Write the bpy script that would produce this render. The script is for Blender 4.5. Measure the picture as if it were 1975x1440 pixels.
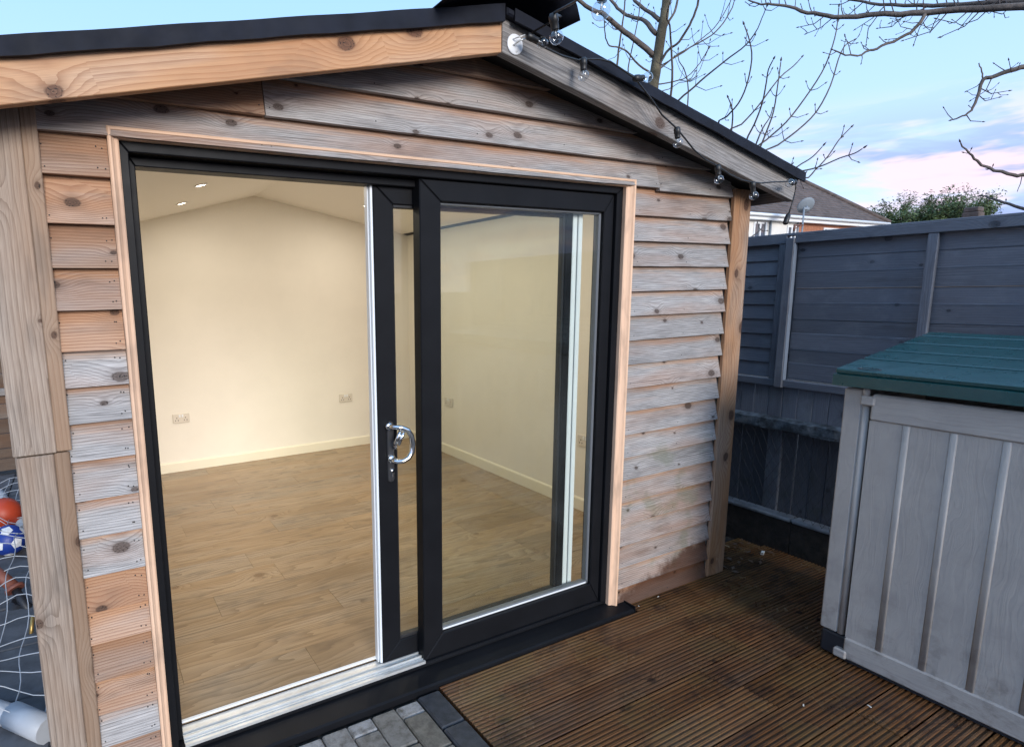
import bpy, math, random
from mathutils import Vector, Matrix
R = math.radians
for o in list(bpy.data.objects):
    bpy.data.objects.remove(o)
scene = bpy.context.scene
COL = scene.collection

# ------------------------------------------------------------------ camera
CAM = Vector((-0.14467, -2.06072, 1.63366))
RIGHT = Vector((0.88357, -0.46799, -0.01700))
DOWN = Vector((-0.09041, -0.13485, -0.98673))
FWD = Vector((0.45948, 0.87339, -0.16145))
FPX, PX, PY = 1140.903, 764.856, 748.927          # measured from the door and wall edges
cd = bpy.data.cameras.new('camera')
cd.sensor_width = 36.0
cd.lens = FPX / 1975 * 36.0
cd.shift_x = (987.5 - PX) / 1975
cd.shift_y = (PY - 720) / 1975
cd.clip_start = 0.02
cd.clip_end = 3000
cam = bpy.data.objects.new('camera', cd)
COL.objects.link(cam)
cam.matrix_world = Matrix(((RIGHT.x, -DOWN.x, -FWD.x, CAM.x), (RIGHT.y, -DOWN.y, -FWD.y, CAM.y),
                           (RIGHT.z, -DOWN.z, -FWD.z, CAM.z), (0, 0, 0, 1)))
scene.camera = cam

def look(px, py):
    return RIGHT * ((px - PX) / FPX) + DOWN * ((py - PY) / FPX) + FWD
def far(px, py, r):
    """a point seen in that direction, r metres away on the ground plan"""
    d = look(px, py)
    return CAM + d * (r / math.hypot(d.x, d.y))

# ------------------------------------------------------------------ node helper
class NT:
    def __init__(self, tree):
        self.t = tree
        tree.nodes.clear()
    def n(self, kind, _inp=None, **props):
        nd = self.t.nodes.new(kind)
        for k, v in props.items():
            setattr(nd, k, v)
        for k, v in (_inp or {}).items():
            self.put(nd.inputs[k], v)
        return nd
    def put(self, sock, v):
        if isinstance(v, bpy.types.NodeSocket):
            self.t.links.new(v, sock)
        elif v is not None:
            if hasattr(sock.default_value, '__len__') and not hasattr(v, '__len__'):
                v = [v] * len(sock.default_value)
            if hasattr(v, '__len__') and len(v) == 3 and len(sock.default_value) == 4:
                v = (*v, 1)
            sock.default_value = v
    def m(self, op, a, b=None, c=None, clamp=False):
        nd = self.t.nodes.new('ShaderNodeMath')
        nd.operation = op
        nd.use_clamp = clamp
        for i, v in enumerate((a, b, c)):
            if v is not None:
                self.put(nd.inputs[i], v)
        return nd.outputs[0]
    def mix(self, f, a, b, kind='MIX'):
        nd = self.t.nodes.new('ShaderNodeMix')
        nd.data_type = 'RGBA'
        nd.blend_type = kind
        nd.clamp_factor = True
        self.put(nd.inputs['Factor'], f)
        self.put(nd.inputs[6], a)
        self.put(nd.inputs[7], b)
        return nd.outputs[2]
    def noise(self, vec, scale=1.0, detail=3, rough=.55, dist=0.0):
        return self.n('ShaderNodeTexNoise', {'Vector': vec, 'Scale': scale, 'Detail': detail, 'Roughness': rough,
                                             'Distortion': dist}).outputs['Fac']
    def ss(self, x, lo, hi):
        return self.n('ShaderNodeMapRange', {'Value': x, 'From Min': lo, 'From Max': hi},
                      interpolation_type='SMOOTHSTEP').outputs[0]
    def xyz(self, x, y, z=0.0):
        return self.n('ShaderNodeCombineXYZ', {0: x, 1: y, 2: z}).outputs[0]
    def sep(self, v):
        s = self.n('ShaderNodeSeparateXYZ', {0: v})
        return s.outputs[0], s.outputs[1], s.outputs[2]

# ------------------------------------------------------------------ sky, sun, exposure
SUN_EL, SUN_AZ = 17.0, 184.0      # azimuth of the sun, clockwise from +y: behind the camera, to its left
world = bpy.data.worlds.new('World')
scene.world = world
world.use_nodes = True
w = NT(world.node_tree)
sky = w.n('ShaderNodeTexSky', sky_type='NISHITA')
sky.sun_disc = False
sky.sun_elevation = R(SUN_EL)
sky.sun_rotation = R(SUN_AZ)
sky.air_density = 1.0
sky.dust_density = 0.6
sky.ozone_density = 1.2
gen = w.n('ShaderNodeTexCoord').outputs['Generated']
dx, dy, dz = w.sep(gen)
# drifting cloud bands, the same all the way round the horizon
hor = w.m('SQRT', w.m('ADD', w.m('MULTIPLY', dx, dx), w.m('MULTIPLY', dy, dy)))
el = w.m('DIVIDE', dz, w.m('MAXIMUM', hor, .05))
cvec = w.xyz(w.m('MULTIPLY', dx, 2.6), w.m('MULTIPLY', dy, 2.6), w.m('MULTIPLY', el, 13.0))
cn = w.noise(cvec, 1.15, 5, .55, .35)
cn2 = w.noise(cvec, 2.3, 4, .6, .2)
band = w.m('MULTIPLY', w.ss(el, -.02, .03), w.m('SUBTRACT', 1.0, w.ss(el, .13, .25)))
cloud = w.m('MULTIPLY', w.ss(cn, .38, .52), band)
lit = w.ss(w.m('ADD', cn2, w.m('MULTIPLY', cn, .25)), .57, .70)
ccol = w.mix(lit, (2.2, 2.8, 5.2), (5.9, 4.6, 5.2))
haze_up = w.ss(el, -.02, .5)
base = w.mix(.82, sky.outputs[0], w.mix(haze_up, (3.9, 5.2, 7.4), (2.6, 4.5, 7.5)))
scol = w.mix(w.m('MULTIPLY', cloud, .9), base, ccol)
bg = w.n('ShaderNodeBackground', {'Color': scol, 'Strength': 0.10})
wo = w.n('ShaderNodeOutputWorld')
w.t.links.new(bg.outputs[0], wo.inputs[0])

sl = bpy.data.lights.new('sun', 'SUN')
sl.energy = 1.6
sl.angle = R(24)
sl.color = (1.0, .95, .89)
sun = bpy.data.objects.new('sun', sl)
COL.objects.link(sun)
sun.rotation_euler = (R(90 - SUN_EL), 0, R(180 - SUN_AZ))
vs = scene.view_settings
vs.view_transform = 'Standard'
vs.look = 'None'
vs.gamma = 1.0
vs.exposure = 1.0
vs.use_curve_mapping = False
scene.cycles.use_denoising = True
scene.cycles.use_adaptive_sampling = True
scene.cycles.adaptive_threshold = .02
scene.cycles.max_bounces = 7
scene.cycles.transparent_max_bounces = 24
scene.cycles.sample_clamp_indirect = 6.0

# ------------------------------------------------------------------ materials
MATS = {}
def mat(name):
    m = bpy.data.materials.new(name)
    m.use_nodes = True
    MATS[name] = m
    return m, NT(m.node_tree)
def finish(t, col, rough, bump=None, bstr=.3, bdist=.004, metal=0.0, spec=.5, **extra):
    inp = {'Base Color': col, 'Roughness': rough, 'Metallic': metal, 'Specular IOR Level': spec}
    inp.update(extra)
    p = t.n('ShaderNodeBsdfPrincipled', inp)
    if bump is not None:
        b = t.n('ShaderNodeBump', {'Height': bump, 'Strength': bstr, 'Distance': bdist})
        t.t.links.new(b.outputs[0], p.inputs['Normal'])
    out = t.n('ShaderNodeOutputMaterial')
    t.t.links.new(p.outputs[0], out.inputs[0])
    return p

def wood(name, early, late, grey, rings=95, ks=5.0, prob=.5, rough=.75, warp=4.0, knotcol=(.10, .05, .03), mode='',
         bstr=.5, fibre=.5):
    """grain runs along local X, rings bulge round the knots; object colour: R weathering, G brightness, B damp"""
    m, t = mat(name)
    x, y, z = t.sep(t.n('ShaderNodeTexCoord').outputs['Object'])
    oi = t.n('ShaderNodeObjectInfo')
    cr, cg, cb = (lambda s: (s.outputs[0], s.outputs[1], s.outputs[2]))(t.n('ShaderNodeSeparateColor', {0: oi.outputs['Color']}))
    rnd = oi.outputs['Random']
    px = t.m('ADD', x, t.m('MULTIPLY', rnd, 53.7))
    pz = t.m('ADD', t.m('ADD', z, y), t.m('MULTIPLY', rnd, 17.31))
    macro = t.noise(t.xyz(t.m('MULTIPLY', px, 1.6), t.m('MULTIPLY', pz, 8.0), rnd), 1.0, 2)
    warpn = t.noise(t.xyz(t.m('MULTIPLY', px, .9), t.m('MULTIPLY', pz, 5.0), 3.3), 1.0, 2)
    fine = t.noise(t.xyz(t.m('MULTIPLY', px, 9.0), t.m('MULTIPLY', pz, 420.0), 1.0), 1.0, 2, .65)
    mid = t.noise(t.xyz(t.m('MULTIPLY', px, 4.0), t.m('MULTIPLY', pz, 60.0), 7.0), 1.0, 2, .6)
    jig = t.noise(t.xyz(px, pz, 5.0), 30.0, 2)
    vo = t.n('ShaderNodeTexVoronoi', {'Vector': t.xyz(t.m('MULTIPLY', px, ks * .75), t.m('MULTIPLY', pz, ks), 0.0),
                                      'Scale': 1.0, 'Randomness': .85}, voronoi_dimensions='2D')
    d = t.m('ADD', vo.outputs['Distance'], t.m('MULTIPLY', t.m('SUBTRACT', jig, .5), .035))
    vr, vg, vb = (lambda s: (s.outputs[0], s.outputs[1], s.outputs[2]))(t.n('ShaderNodeSeparateColor', {0: vo.outputs['Color']}))
    sel = t.m('GREATER_THAN', vr, 1.0 - prob)
    rad = t.m('MULTIPLY_ADD', t.m('POWER', vg, 1.5), .085, .024)
    q = t.m('DIVIDE', d, t.m('MULTIPLY', rad, 3.2))
    bulge = t.m('MULTIPLY', t.m('EXPONENT', t.m('MULTIPLY', t.m('MULTIPLY', q, q), -1.0)), sel)
    h = t.m('ADD', t.m('MULTIPLY_ADD', pz, rings, t.m('MULTIPLY', warpn, warp)), t.m('MULTIPLY', bulge, t.m('MULTIPLY', rad, 46.0)))
    h = t.m('ADD', h, t.m('MULTIPLY', mid, .35))
    l = t.m('POWER', t.m('FRACT', h), 2.4)
    col = t.mix(t.m('MULTIPLY', l, .8), early, late)
    col = t.mix(t.m('MULTIPLY', t.m('SUBTRACT', 1.0, t.ss(macro, .25, .7)), .55), col, late)
    gl = t.mix(t.ss(fine, .25, .75), tuple(c * .62 for c in grey), tuple(c * 1.25 for c in grey))
    gl = t.mix(t.m('MULTIPLY', l, .7), gl, tuple(c * .30 for c in grey))
    gl = t.mix(t.m('MULTIPLY', t.ss(mid, .45, .75), .45), gl, tuple(c * 1.38 for c in grey))
    gz = t.sep(t.n('ShaderNodeTexCoord').outputs['Generated'])[2]
    g = t.m('ADD', cr, t.m('MULTIPLY', t.m('SUBTRACT', macro, .5), 1.5))
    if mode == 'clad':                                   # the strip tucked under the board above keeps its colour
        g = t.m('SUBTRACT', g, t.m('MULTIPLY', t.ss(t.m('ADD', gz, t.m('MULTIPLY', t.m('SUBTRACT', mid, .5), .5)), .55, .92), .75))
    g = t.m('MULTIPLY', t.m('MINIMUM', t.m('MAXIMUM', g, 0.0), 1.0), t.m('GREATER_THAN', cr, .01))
    col = t.mix(g, col, gl)
    col = t.mix(t.m('MULTIPLY', t.m('SUBTRACT', 1.0, t.ss(fine, .2, .6)), fibre * .5), col, t.mix(.6, col, (0, 0, 0)))
    blot = t.noise(t.xyz(t.m('MULTIPLY', px, 3.0), t.m('MULTIPLY', pz, 9.0), 9.0), 1.0, 3, .65)
    col = t.mix(t.m('MULTIPLY', t.ss(blot, .50, .72), .55), col, t.mix(.55, col, (.05, .045, .045)))
    km = t.m('MULTIPLY', t.m('SUBTRACT', 1.0, t.ss(t.m('DIVIDE', d, rad), .75, 1.15)), sel)
    halo = t.m('MULTIPLY', t.m('SUBTRACT', 1.0, t.ss(t.m('DIVIDE', d, rad), .9, 2.4)), sel)
    col = t.mix(t.m('MULTIPLY', halo, .55), col, t.mix(.5, col, knotcol))
    ringk = t.m('FRACT', t.m('MULTIPLY', t.m('DIVIDE', d, rad), 2.6))
    col = t.mix(t.m('MULTIPLY', km, t.m('MULTIPLY_ADD', ringk, -.25, .95)), col, t.mix(t.m('MULTIPLY', g, .35), knotcol, tuple(c * .22 for c in grey)))
    crack = t.m('MULTIPLY', t.m('MULTIPLY', km, t.ss(t.noise(t.xyz(px, pz, 2.0), 160.0, 1), .60, .66)), .9)
    col = t.mix(crack, col, (.012, .008, .006))
    rg = rough
    if mode == 'clad':                                   # splash-back damp along the foot of the right-hand wall
        wx, wy, wz = t.sep(t.n('ShaderNodeNewGeometry').outputs['Position'])
        en = t.noise(t.xyz(wx, wz, 0.0), 11.0, 6, .72)
        edge = t.m('ADD', t.m('MULTIPLY_ADD', t.m('SUBTRACT', wx, 2.2), .27, .02), t.m('MULTIPLY', t.m('SUBTRACT', en, .5), .24))
        damp = t.m('MULTIPLY', t.ss(t.m('SUBTRACT', edge, wz), -.045, .040), t.m('MULTIPLY', cb, .85))
        moss = t.m('MULTIPLY', t.m('MULTIPLY', t.ss(t.noise(t.xyz(wx, wz, 4.0), 5.0, 4), .52, .68), cb),
                   t.m('SUBTRACT', 1.0, t.ss(wz, .75, 1.0)))
        col = t.mix(t.m('MULTIPLY', moss, .35), col, (.10, .13, .055))
        col = t.mix(damp, col, t.mix(1.0, t.mix(.38, col, t.mix(l, (.38, .22, .13), (.16, .08, .045))), (.21, .125, .088), 'MULTIPLY'))
        rg = t.m('SUBTRACT', rough, t.m('MULTIPLY', damp, .3))
    if mode == 'fence':                                  # thin patchy paint, green film low down
        wx, wy, wz = t.sep(t.n('ShaderNodeNewGeometry').outputs['Position'])
        pn = t.noise(t.xyz(wy, wz, rnd), 4.0, 4, .65)
        col = t.mix(t.m('MULTIPLY', t.ss(pn, .5, .75), .5), col, (.20, .215, .24))
        col = t.mix(t.m('MULTIPLY', t.ss(t.noise(t.xyz(wy, wz, 8.0), 7.0, 3), .5, .8), t.m('MULTIPLY', t.m('SUBTRACT', 1.0, t.ss(wz, .3, 1.2)), .5)), col, (.06, .075, .05))
    if mode == 'deck':
        wx, wy, wz = t.sep(t.n('ShaderNodeNewGeometry').outputs['Position'])
        al = t.noise(t.xyz(wx, wy, 0.0), 2.3, 5, .6)
        col = t.mix(t.m('MULTIPLY', t.ss(al, .48, .70), .45), col, (.13, .090, .032))
        col = t.mix(t.m('MULTIPLY', t.m('FRACT', t.m('MULTIPLY', rnd, 7.3)), .5), col, t.mix(1.0, col, (1.25, 1.2, .72), 'MULTIPLY'))
        dk = t.noise(t.xyz(wx, t.m('MULTIPLY', wy, 1.7), 6.0), 3.4, 5, .68)
        col = t.mix(t.m('MULTIPLY', t.ss(dk, .50, .68), .66), col, (.028, .014, .011))
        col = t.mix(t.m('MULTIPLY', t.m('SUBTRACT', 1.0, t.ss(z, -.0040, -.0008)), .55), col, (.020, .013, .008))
        rg = t.m('ADD', rough, t.m('MULTIPLY', t.m('SUBTRACT', al, .5), .5))
    split = t.noise(t.xyz(t.m('MULTIPLY', px, 1.1), t.m('MULTIPLY', pz, 75.0), 12.0), 1.0, 2, .5)
    col = t.mix(t.m('MULTIPLY', t.ss(split, .70, .74), .65 if mode in ('clad', '') else .3), col, (.03, .022, .018))
    bn = t.n('ShaderNodeCombineColor', {0: cg, 1: cg, 2: cg}).outputs[0]
    col = t.mix(1.0, col, bn, 'MULTIPLY')
    hgt = t.m('ADD', t.m('MULTIPLY', l, .5), t.m('ADD', t.m('MULTIPLY', fine, .6), t.m('MULTIPLY', km, -.5)))
    finish(t, col, rg, hgt, bstr, .0012, spec=.35)
    return m

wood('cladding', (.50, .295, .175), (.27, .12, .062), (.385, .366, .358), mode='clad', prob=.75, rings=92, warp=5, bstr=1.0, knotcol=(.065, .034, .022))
wood('fresh_timber', (.56, .32, .17), (.36, .165, .075), (.36, .325, .30), rings=52, warp=9, prob=.75, ks=3.3, rough=.68, knotcol=(.085, .035, .02))
wood('grey_timber', (.40, .31, .24), (.25, .175, .125), (.30, .283, .275), rings=75, warp=6, prob=.4, ks=4.2)
wood('post_timber', (.46, .315, .215), (.32, .195, .12), (.345, .30, .26), rings=70, warp=5, prob=.7, ks=5.5)
wood('deck_timber', (.20, .094, .042), (.056, .021, .010), (.12, .085, .06), rings=80, warp=5, prob=.5, ks=4.5, rough=.25,
     knotcol=(.03, .014, .009), mode='deck')
wood('fence_paint', (.138, .150, .180), (.110, .119, .145), (.15, .16, .185), rings=80, prob=.6, rough=.5, knotcol=(.035, .040, .052),
     bstr=.9, fibre=.5, mode='fence')
wood('fence_paint_edge', (.16, .19, .235), (.12, .145, .19), (.15, .17, .2), rings=80, prob=.3, rough=.6, knotcol=(.06, .07, .09), bstr=.7)
wood('brown_fence', (.20, .115, .068), (.11, .06, .037), (.17, .145, .125), prob=.4)
wood('oak_laminate', (.40, .277, .157), (.24, .155, .083), (.35, .28, .205), rings=26, warp=12, prob=.2, ks=3.0, rough=.27,
     knotcol=(.20, .12, .06), bstr=.06, fibre=.7)
wood('moulding_timber', (.80, .54, .375), (.74, .47, .31), (.5, .4, .3), rings=120, prob=.05, rough=.55, bstr=.15)

def plain(name, col, rough, metal=0.0, noise=0.0, nscale=20.0, bump=0.0, bscale=300.0, spec=.5, bdist=.001, detail=4, **extra):
    m, t = mat(name)
    o = t.n('ShaderNodeTexCoord').outputs['Object']
    c = col
    if noise:
        f = t.noise(o, nscale, detail, .6)
        c = t.mix(t.ss(f, .3, .7), tuple(v * (1 - noise) for v in col), tuple(min(1, v * (1 + noise)) for v in col))
    b = t.noise(o, bscale, 3, .6) if bump else None
    rg = rough
    if noise:
        rg = t.m('ADD', rough, t.m('MULTIPLY', t.m('SUBTRACT', t.noise(o, nscale * 1.7, 3), .5), .25))
    finish(t, c, rg, b, bump, bdist, metal, spec, **extra)
    return m

plain('upvc', (.0080, .0084, .0102), .46, noise=.12, nscale=6, bump=.22, bscale=420, spec=.13)
plain('upvc_grey', (.13, .14, .155), .45)
plain('rubber', (.012, .012, .014), .6)
plain('aluminium', (.72, .72, .70), .38, metal=.55, noise=.06, nscale=15)
plain('alu_white', (.80, .83, .85), .40, metal=.1)
plain('chrome', (.80, .82, .84), .12, metal=1.0)
plain('felt', (.008, .010, .018), .65, noise=.25, nscale=9, bump=.6, bscale=900, bdist=.0006, spec=.2)
plain('soffit', (.016, .013, .012), .9)
plain('paint_cream', (.80, .75, .665), .75, noise=.02, nscale=3)
plain('paint_ceiling', (.84, .80, .73), .8)
plain('skirting', (.80, .74, .60), .45)
plain('socket_white', (.66, .60, .52), .35)
plain('handle_steel', (.09, .09, .095), .3, metal=.7)
plain('dark_hole', (.02, .018, .016), .7)
plain('lid_plastic', (.005, .054, .058), .30, noise=.12, nscale=7, bump=.10, bscale=500, spec=.95)
plain('black_plastic', (.016, .018, .024), .5)
plain('lamp_black', (.014, .014, .015), .45)
plain('white_plastic', (.75, .76, .78), .4)
plain('goal_white', (.38, .40, .43), .45, noise=.05, nscale=8)
plain('net_white', (.42, .44, .47), .8)
plain('kerb_block', (.035, .038, .045), .62, noise=.35, nscale=30, bump=.6, bscale=260, bdist=.002)
plain('concrete', (.20, .215, .235), .85, noise=.3, nscale=14, bump=.5, bscale=120, bdist=.003)
plain('slab', (.085, .088, .098), .75, noise=.3, nscale=7, bump=.4, bscale=140, bdist=.002)
plain('soil', (.020, .016, .013), .95, noise=.5, nscale=14, bump=.8, bscale=40, bdist=.02)
plain('ledge', (.075, .090, .105), .85, noise=.7, nscale=16, bump=.9, bscale=50, bdist=.008)
plain('wire', (.035, .038, .042), .55, metal=.4)
plain('orange_ball', (.40, .045, .014), .5)
plain('blue_ball', (.012, .042, .27), .45)
plain('brown_rubber', (.19, .062, .042), .6)
plain('brass', (.42, .28, .10), .4, metal=.8)
plain('bark', (.115, .092, .078), .9, noise=.35, nscale=9, bump=.7, bscale=45, bdist=.01)
plain('bark_green', (.105, .088, .055), .9, noise=.4, nscale=7, bump=.8, bscale=40, bdist=.012)
plain('twig', (.072, .055, .052), .8)
plain('render_white', (.72, .69, .64), .85, noise=.04, nscale=1)
plain('brick_wall', (.36, .15, .085), .9, noise=.2, nscale=12)
plain('upvc_white', (.80, .81, .82), .4)
plain('roof_tile', (.105, .078, .068), .85, noise=.3, nscale=2.5, bump=.5, bscale=14, bdist=.03)
plain('dish_grey', (.23, .26, .29), .5)
plain('rust_brown', (.16, .07, .045), .7)
plain('chip', (.7, .68, .62), .7)
plain('stalk', (.35, .28, .18), .8)

def leafmat(name, a, b):
    m, t = mat(name)
    oi = t.n('ShaderNodeNewGeometry')
    f = t.noise(oi.outputs['Position'], .9, 3)
    f2 = oi.outputs['Random Per Island']
    c = t.mix(t.m('MULTIPLY_ADD', f2, .6, t.m('MULTIPLY', f, .4)), a, b)
    finish(t, c, .7, **{'Transmission Weight': 0.0})
leafmat('leaf', (.06, .10, .035), (.155, .20, .075))

# paving block: stone with grit, moss in the joints is real recess; R picks cement-grey
m_, t_ = mat('paver')
o_ = t_.n('ShaderNodeTexCoord').outputs['Object']
oi_ = t_.n('ShaderNodeObjectInfo')
s_ = t_.n('ShaderNodeSeparateColor', {0: oi_.outputs['Color']})
ov_ = t_.n('ShaderNodeVectorMath', {0: o_, 1: t_.xyz(t_.m('MULTIPLY', oi_.outputs['Random'], 40.0), 0.0, 0.0)}, operation='ADD').outputs[0]
n1 = t_.noise(ov_, 22, 5, .65)
n2 = t_.noise(ov_, 160, 3, .7)
c_ = t_.mix(t_.ss(n1, .3, .7), (.085, .076, .062), (.165, .15, .125))
c_ = t_.mix(t_.m('MULTIPLY', s_.outputs[0], t_.ss(n1, .25, .6)), c_, (.30, .30, .305))
c_ = t_.mix(t_.m('MULTIPLY', t_.ss(n2, .5, .75), .4), c_, (.05, .045, .035))
finish(t_, c_, .85, t_.m('ADD', n2, t_.m('MULTIPLY', n1, 1.5)), .6, .003)

# storage box side plastic with a moulded grain
m_, t_ = mat('box_plastic')
x_, y_, z_ = t_.sep(t_.n('ShaderNodeTexCoord').outputs['Object'])
oi_ = t_.n('ShaderNodeObjectInfo')
sp_ = t_.n('ShaderNodeSeparateColor', {0: oi_.outputs['Color']})
# R = 1: grain lies flat (rails), 0: upright
ax = t_.n('ShaderNodeMix', {'Factor': sp_.outputs[0], 2: z_, 3: y_}).outputs[0]
ac = t_.n('ShaderNodeMix', {'Factor': sp_.outputs[0], 2: y_, 3: z_}).outputs[0]
wv = t_.noise(t_.xyz(t_.m('MULTIPLY', ax, 2.2), t_.m('MULTIPLY', ac, 8.0), oi_.outputs['Random']), 1.0, 3)
g_ = t_.noise(t_.xyz(t_.m('MULTIPLY', ax, 3.0), t_.m('MULTIPLY_ADD', wv, 14.0, t_.m('MULTIPLY', ac, 70.0)), 2.0), 1.0, 4, .6)
n_ = t_.noise(t_.xyz(x_, y_, z_), 5.0, 4)
c_ = t_.mix(t_.ss(n_, .3, .7), (.36, .336, .318), (.405, .378, .355))
c_ = t_.mix(t_.m('MULTIPLY', t_.m('SUBTRACT', 1.0, t_.ss(g_, .3, .55)), .18), c_, (.22, .21, .22))
gx_, gy_, gz_ = t_.sep(t_.n('ShaderNodeNewGeometry').outputs['Position'])
gr_ = t_.noise(t_.xyz(gy_, gz_, 0.0), 11.0, 5, .7)
c_ = t_.mix(t_.m('MULTIPLY', t_.ss(gr_, .45, .75), t_.m('MULTIPLY_ADD', t_.m('SUBTRACT', 1.0, t_.ss(gz_, .0, .45)), .45, .12)), c_, (.12, .105, .09))
c_ = t_.mix(t_.ss(t_.noise(t_.xyz(gy_, gz_, 3.0), 90.0, 1), .83, .85), c_, (.7, .7, .68))
finish(t_, c_, .48, t_.ss(g_, .3, .7), .32, .0018, spec=.25)

def glassmat(name, tint, spec_boost=1.0, rough=0.0, dust=0.0):
    m, t = mat(name)
    fc = t.n('ShaderNodeLayerWeight', {'Blend': .5}).outputs['Facing']
    fr = t.m('MULTIPLY_ADD', t.m('POWER', fc, 5.0), .96, .04)
    tr = t.n('ShaderNodeBsdfTransparent', {'Color': tint})
    gl = t.n('ShaderNodeBsdfGlossy', {'Color': (1, 1, 1), 'Roughness': rough})
    mx = t.n('ShaderNodeMixShader', {0: t.m('MULTIPLY', fr, spec_boost, clamp=True)})
    t.t.links.new(tr.outputs[0], mx.inputs[1])
    t.t.links.new(gl.outputs[0], mx.inputs[2])
    last = mx
    if dust:
        o = t.n('ShaderNodeTexCoord').outputs['Object']
        df = t.n('ShaderNodeBsdfDiffuse', {'Color': (.55, .58, .58)})
        f = t.m('MULTIPLY', t.ss(t.noise(o, 3.0, 5, .6), .3, .8), dust)
        f = t.m('MAXIMUM', f, t.m('MULTIPLY', t.ss(t.noise(o, 170.0, 1), .80, .84), .22))
        m2 = t.n('ShaderNodeMixShader', {0: f})
        t.t.links.new(mx.outputs[0], m2.inputs[1])
        t.t.links.new(df.outputs[0], m2.inputs[2])
        last = m2
    out = t.n('ShaderNodeOutputMaterial')
    t.t.links.new(last.outputs[0], out.inputs[0])
glassmat('glass', (.94, .955, .93), .6, 0.0, .02)
glassmat('bulb_glass', (.90, .92, .94), 2.0)
glassmat('window_glass', (.25, .28, .3), 2.2)
m_, t_ = mat('lamp_lens')
e_ = t_.n('ShaderNodeEmission', {'Color': (1, .88, .66), 'Strength': 14.0})
t_.t.links.new(e_.outputs[0], t_.n('ShaderNodeOutputMaterial').inputs[0])

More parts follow.
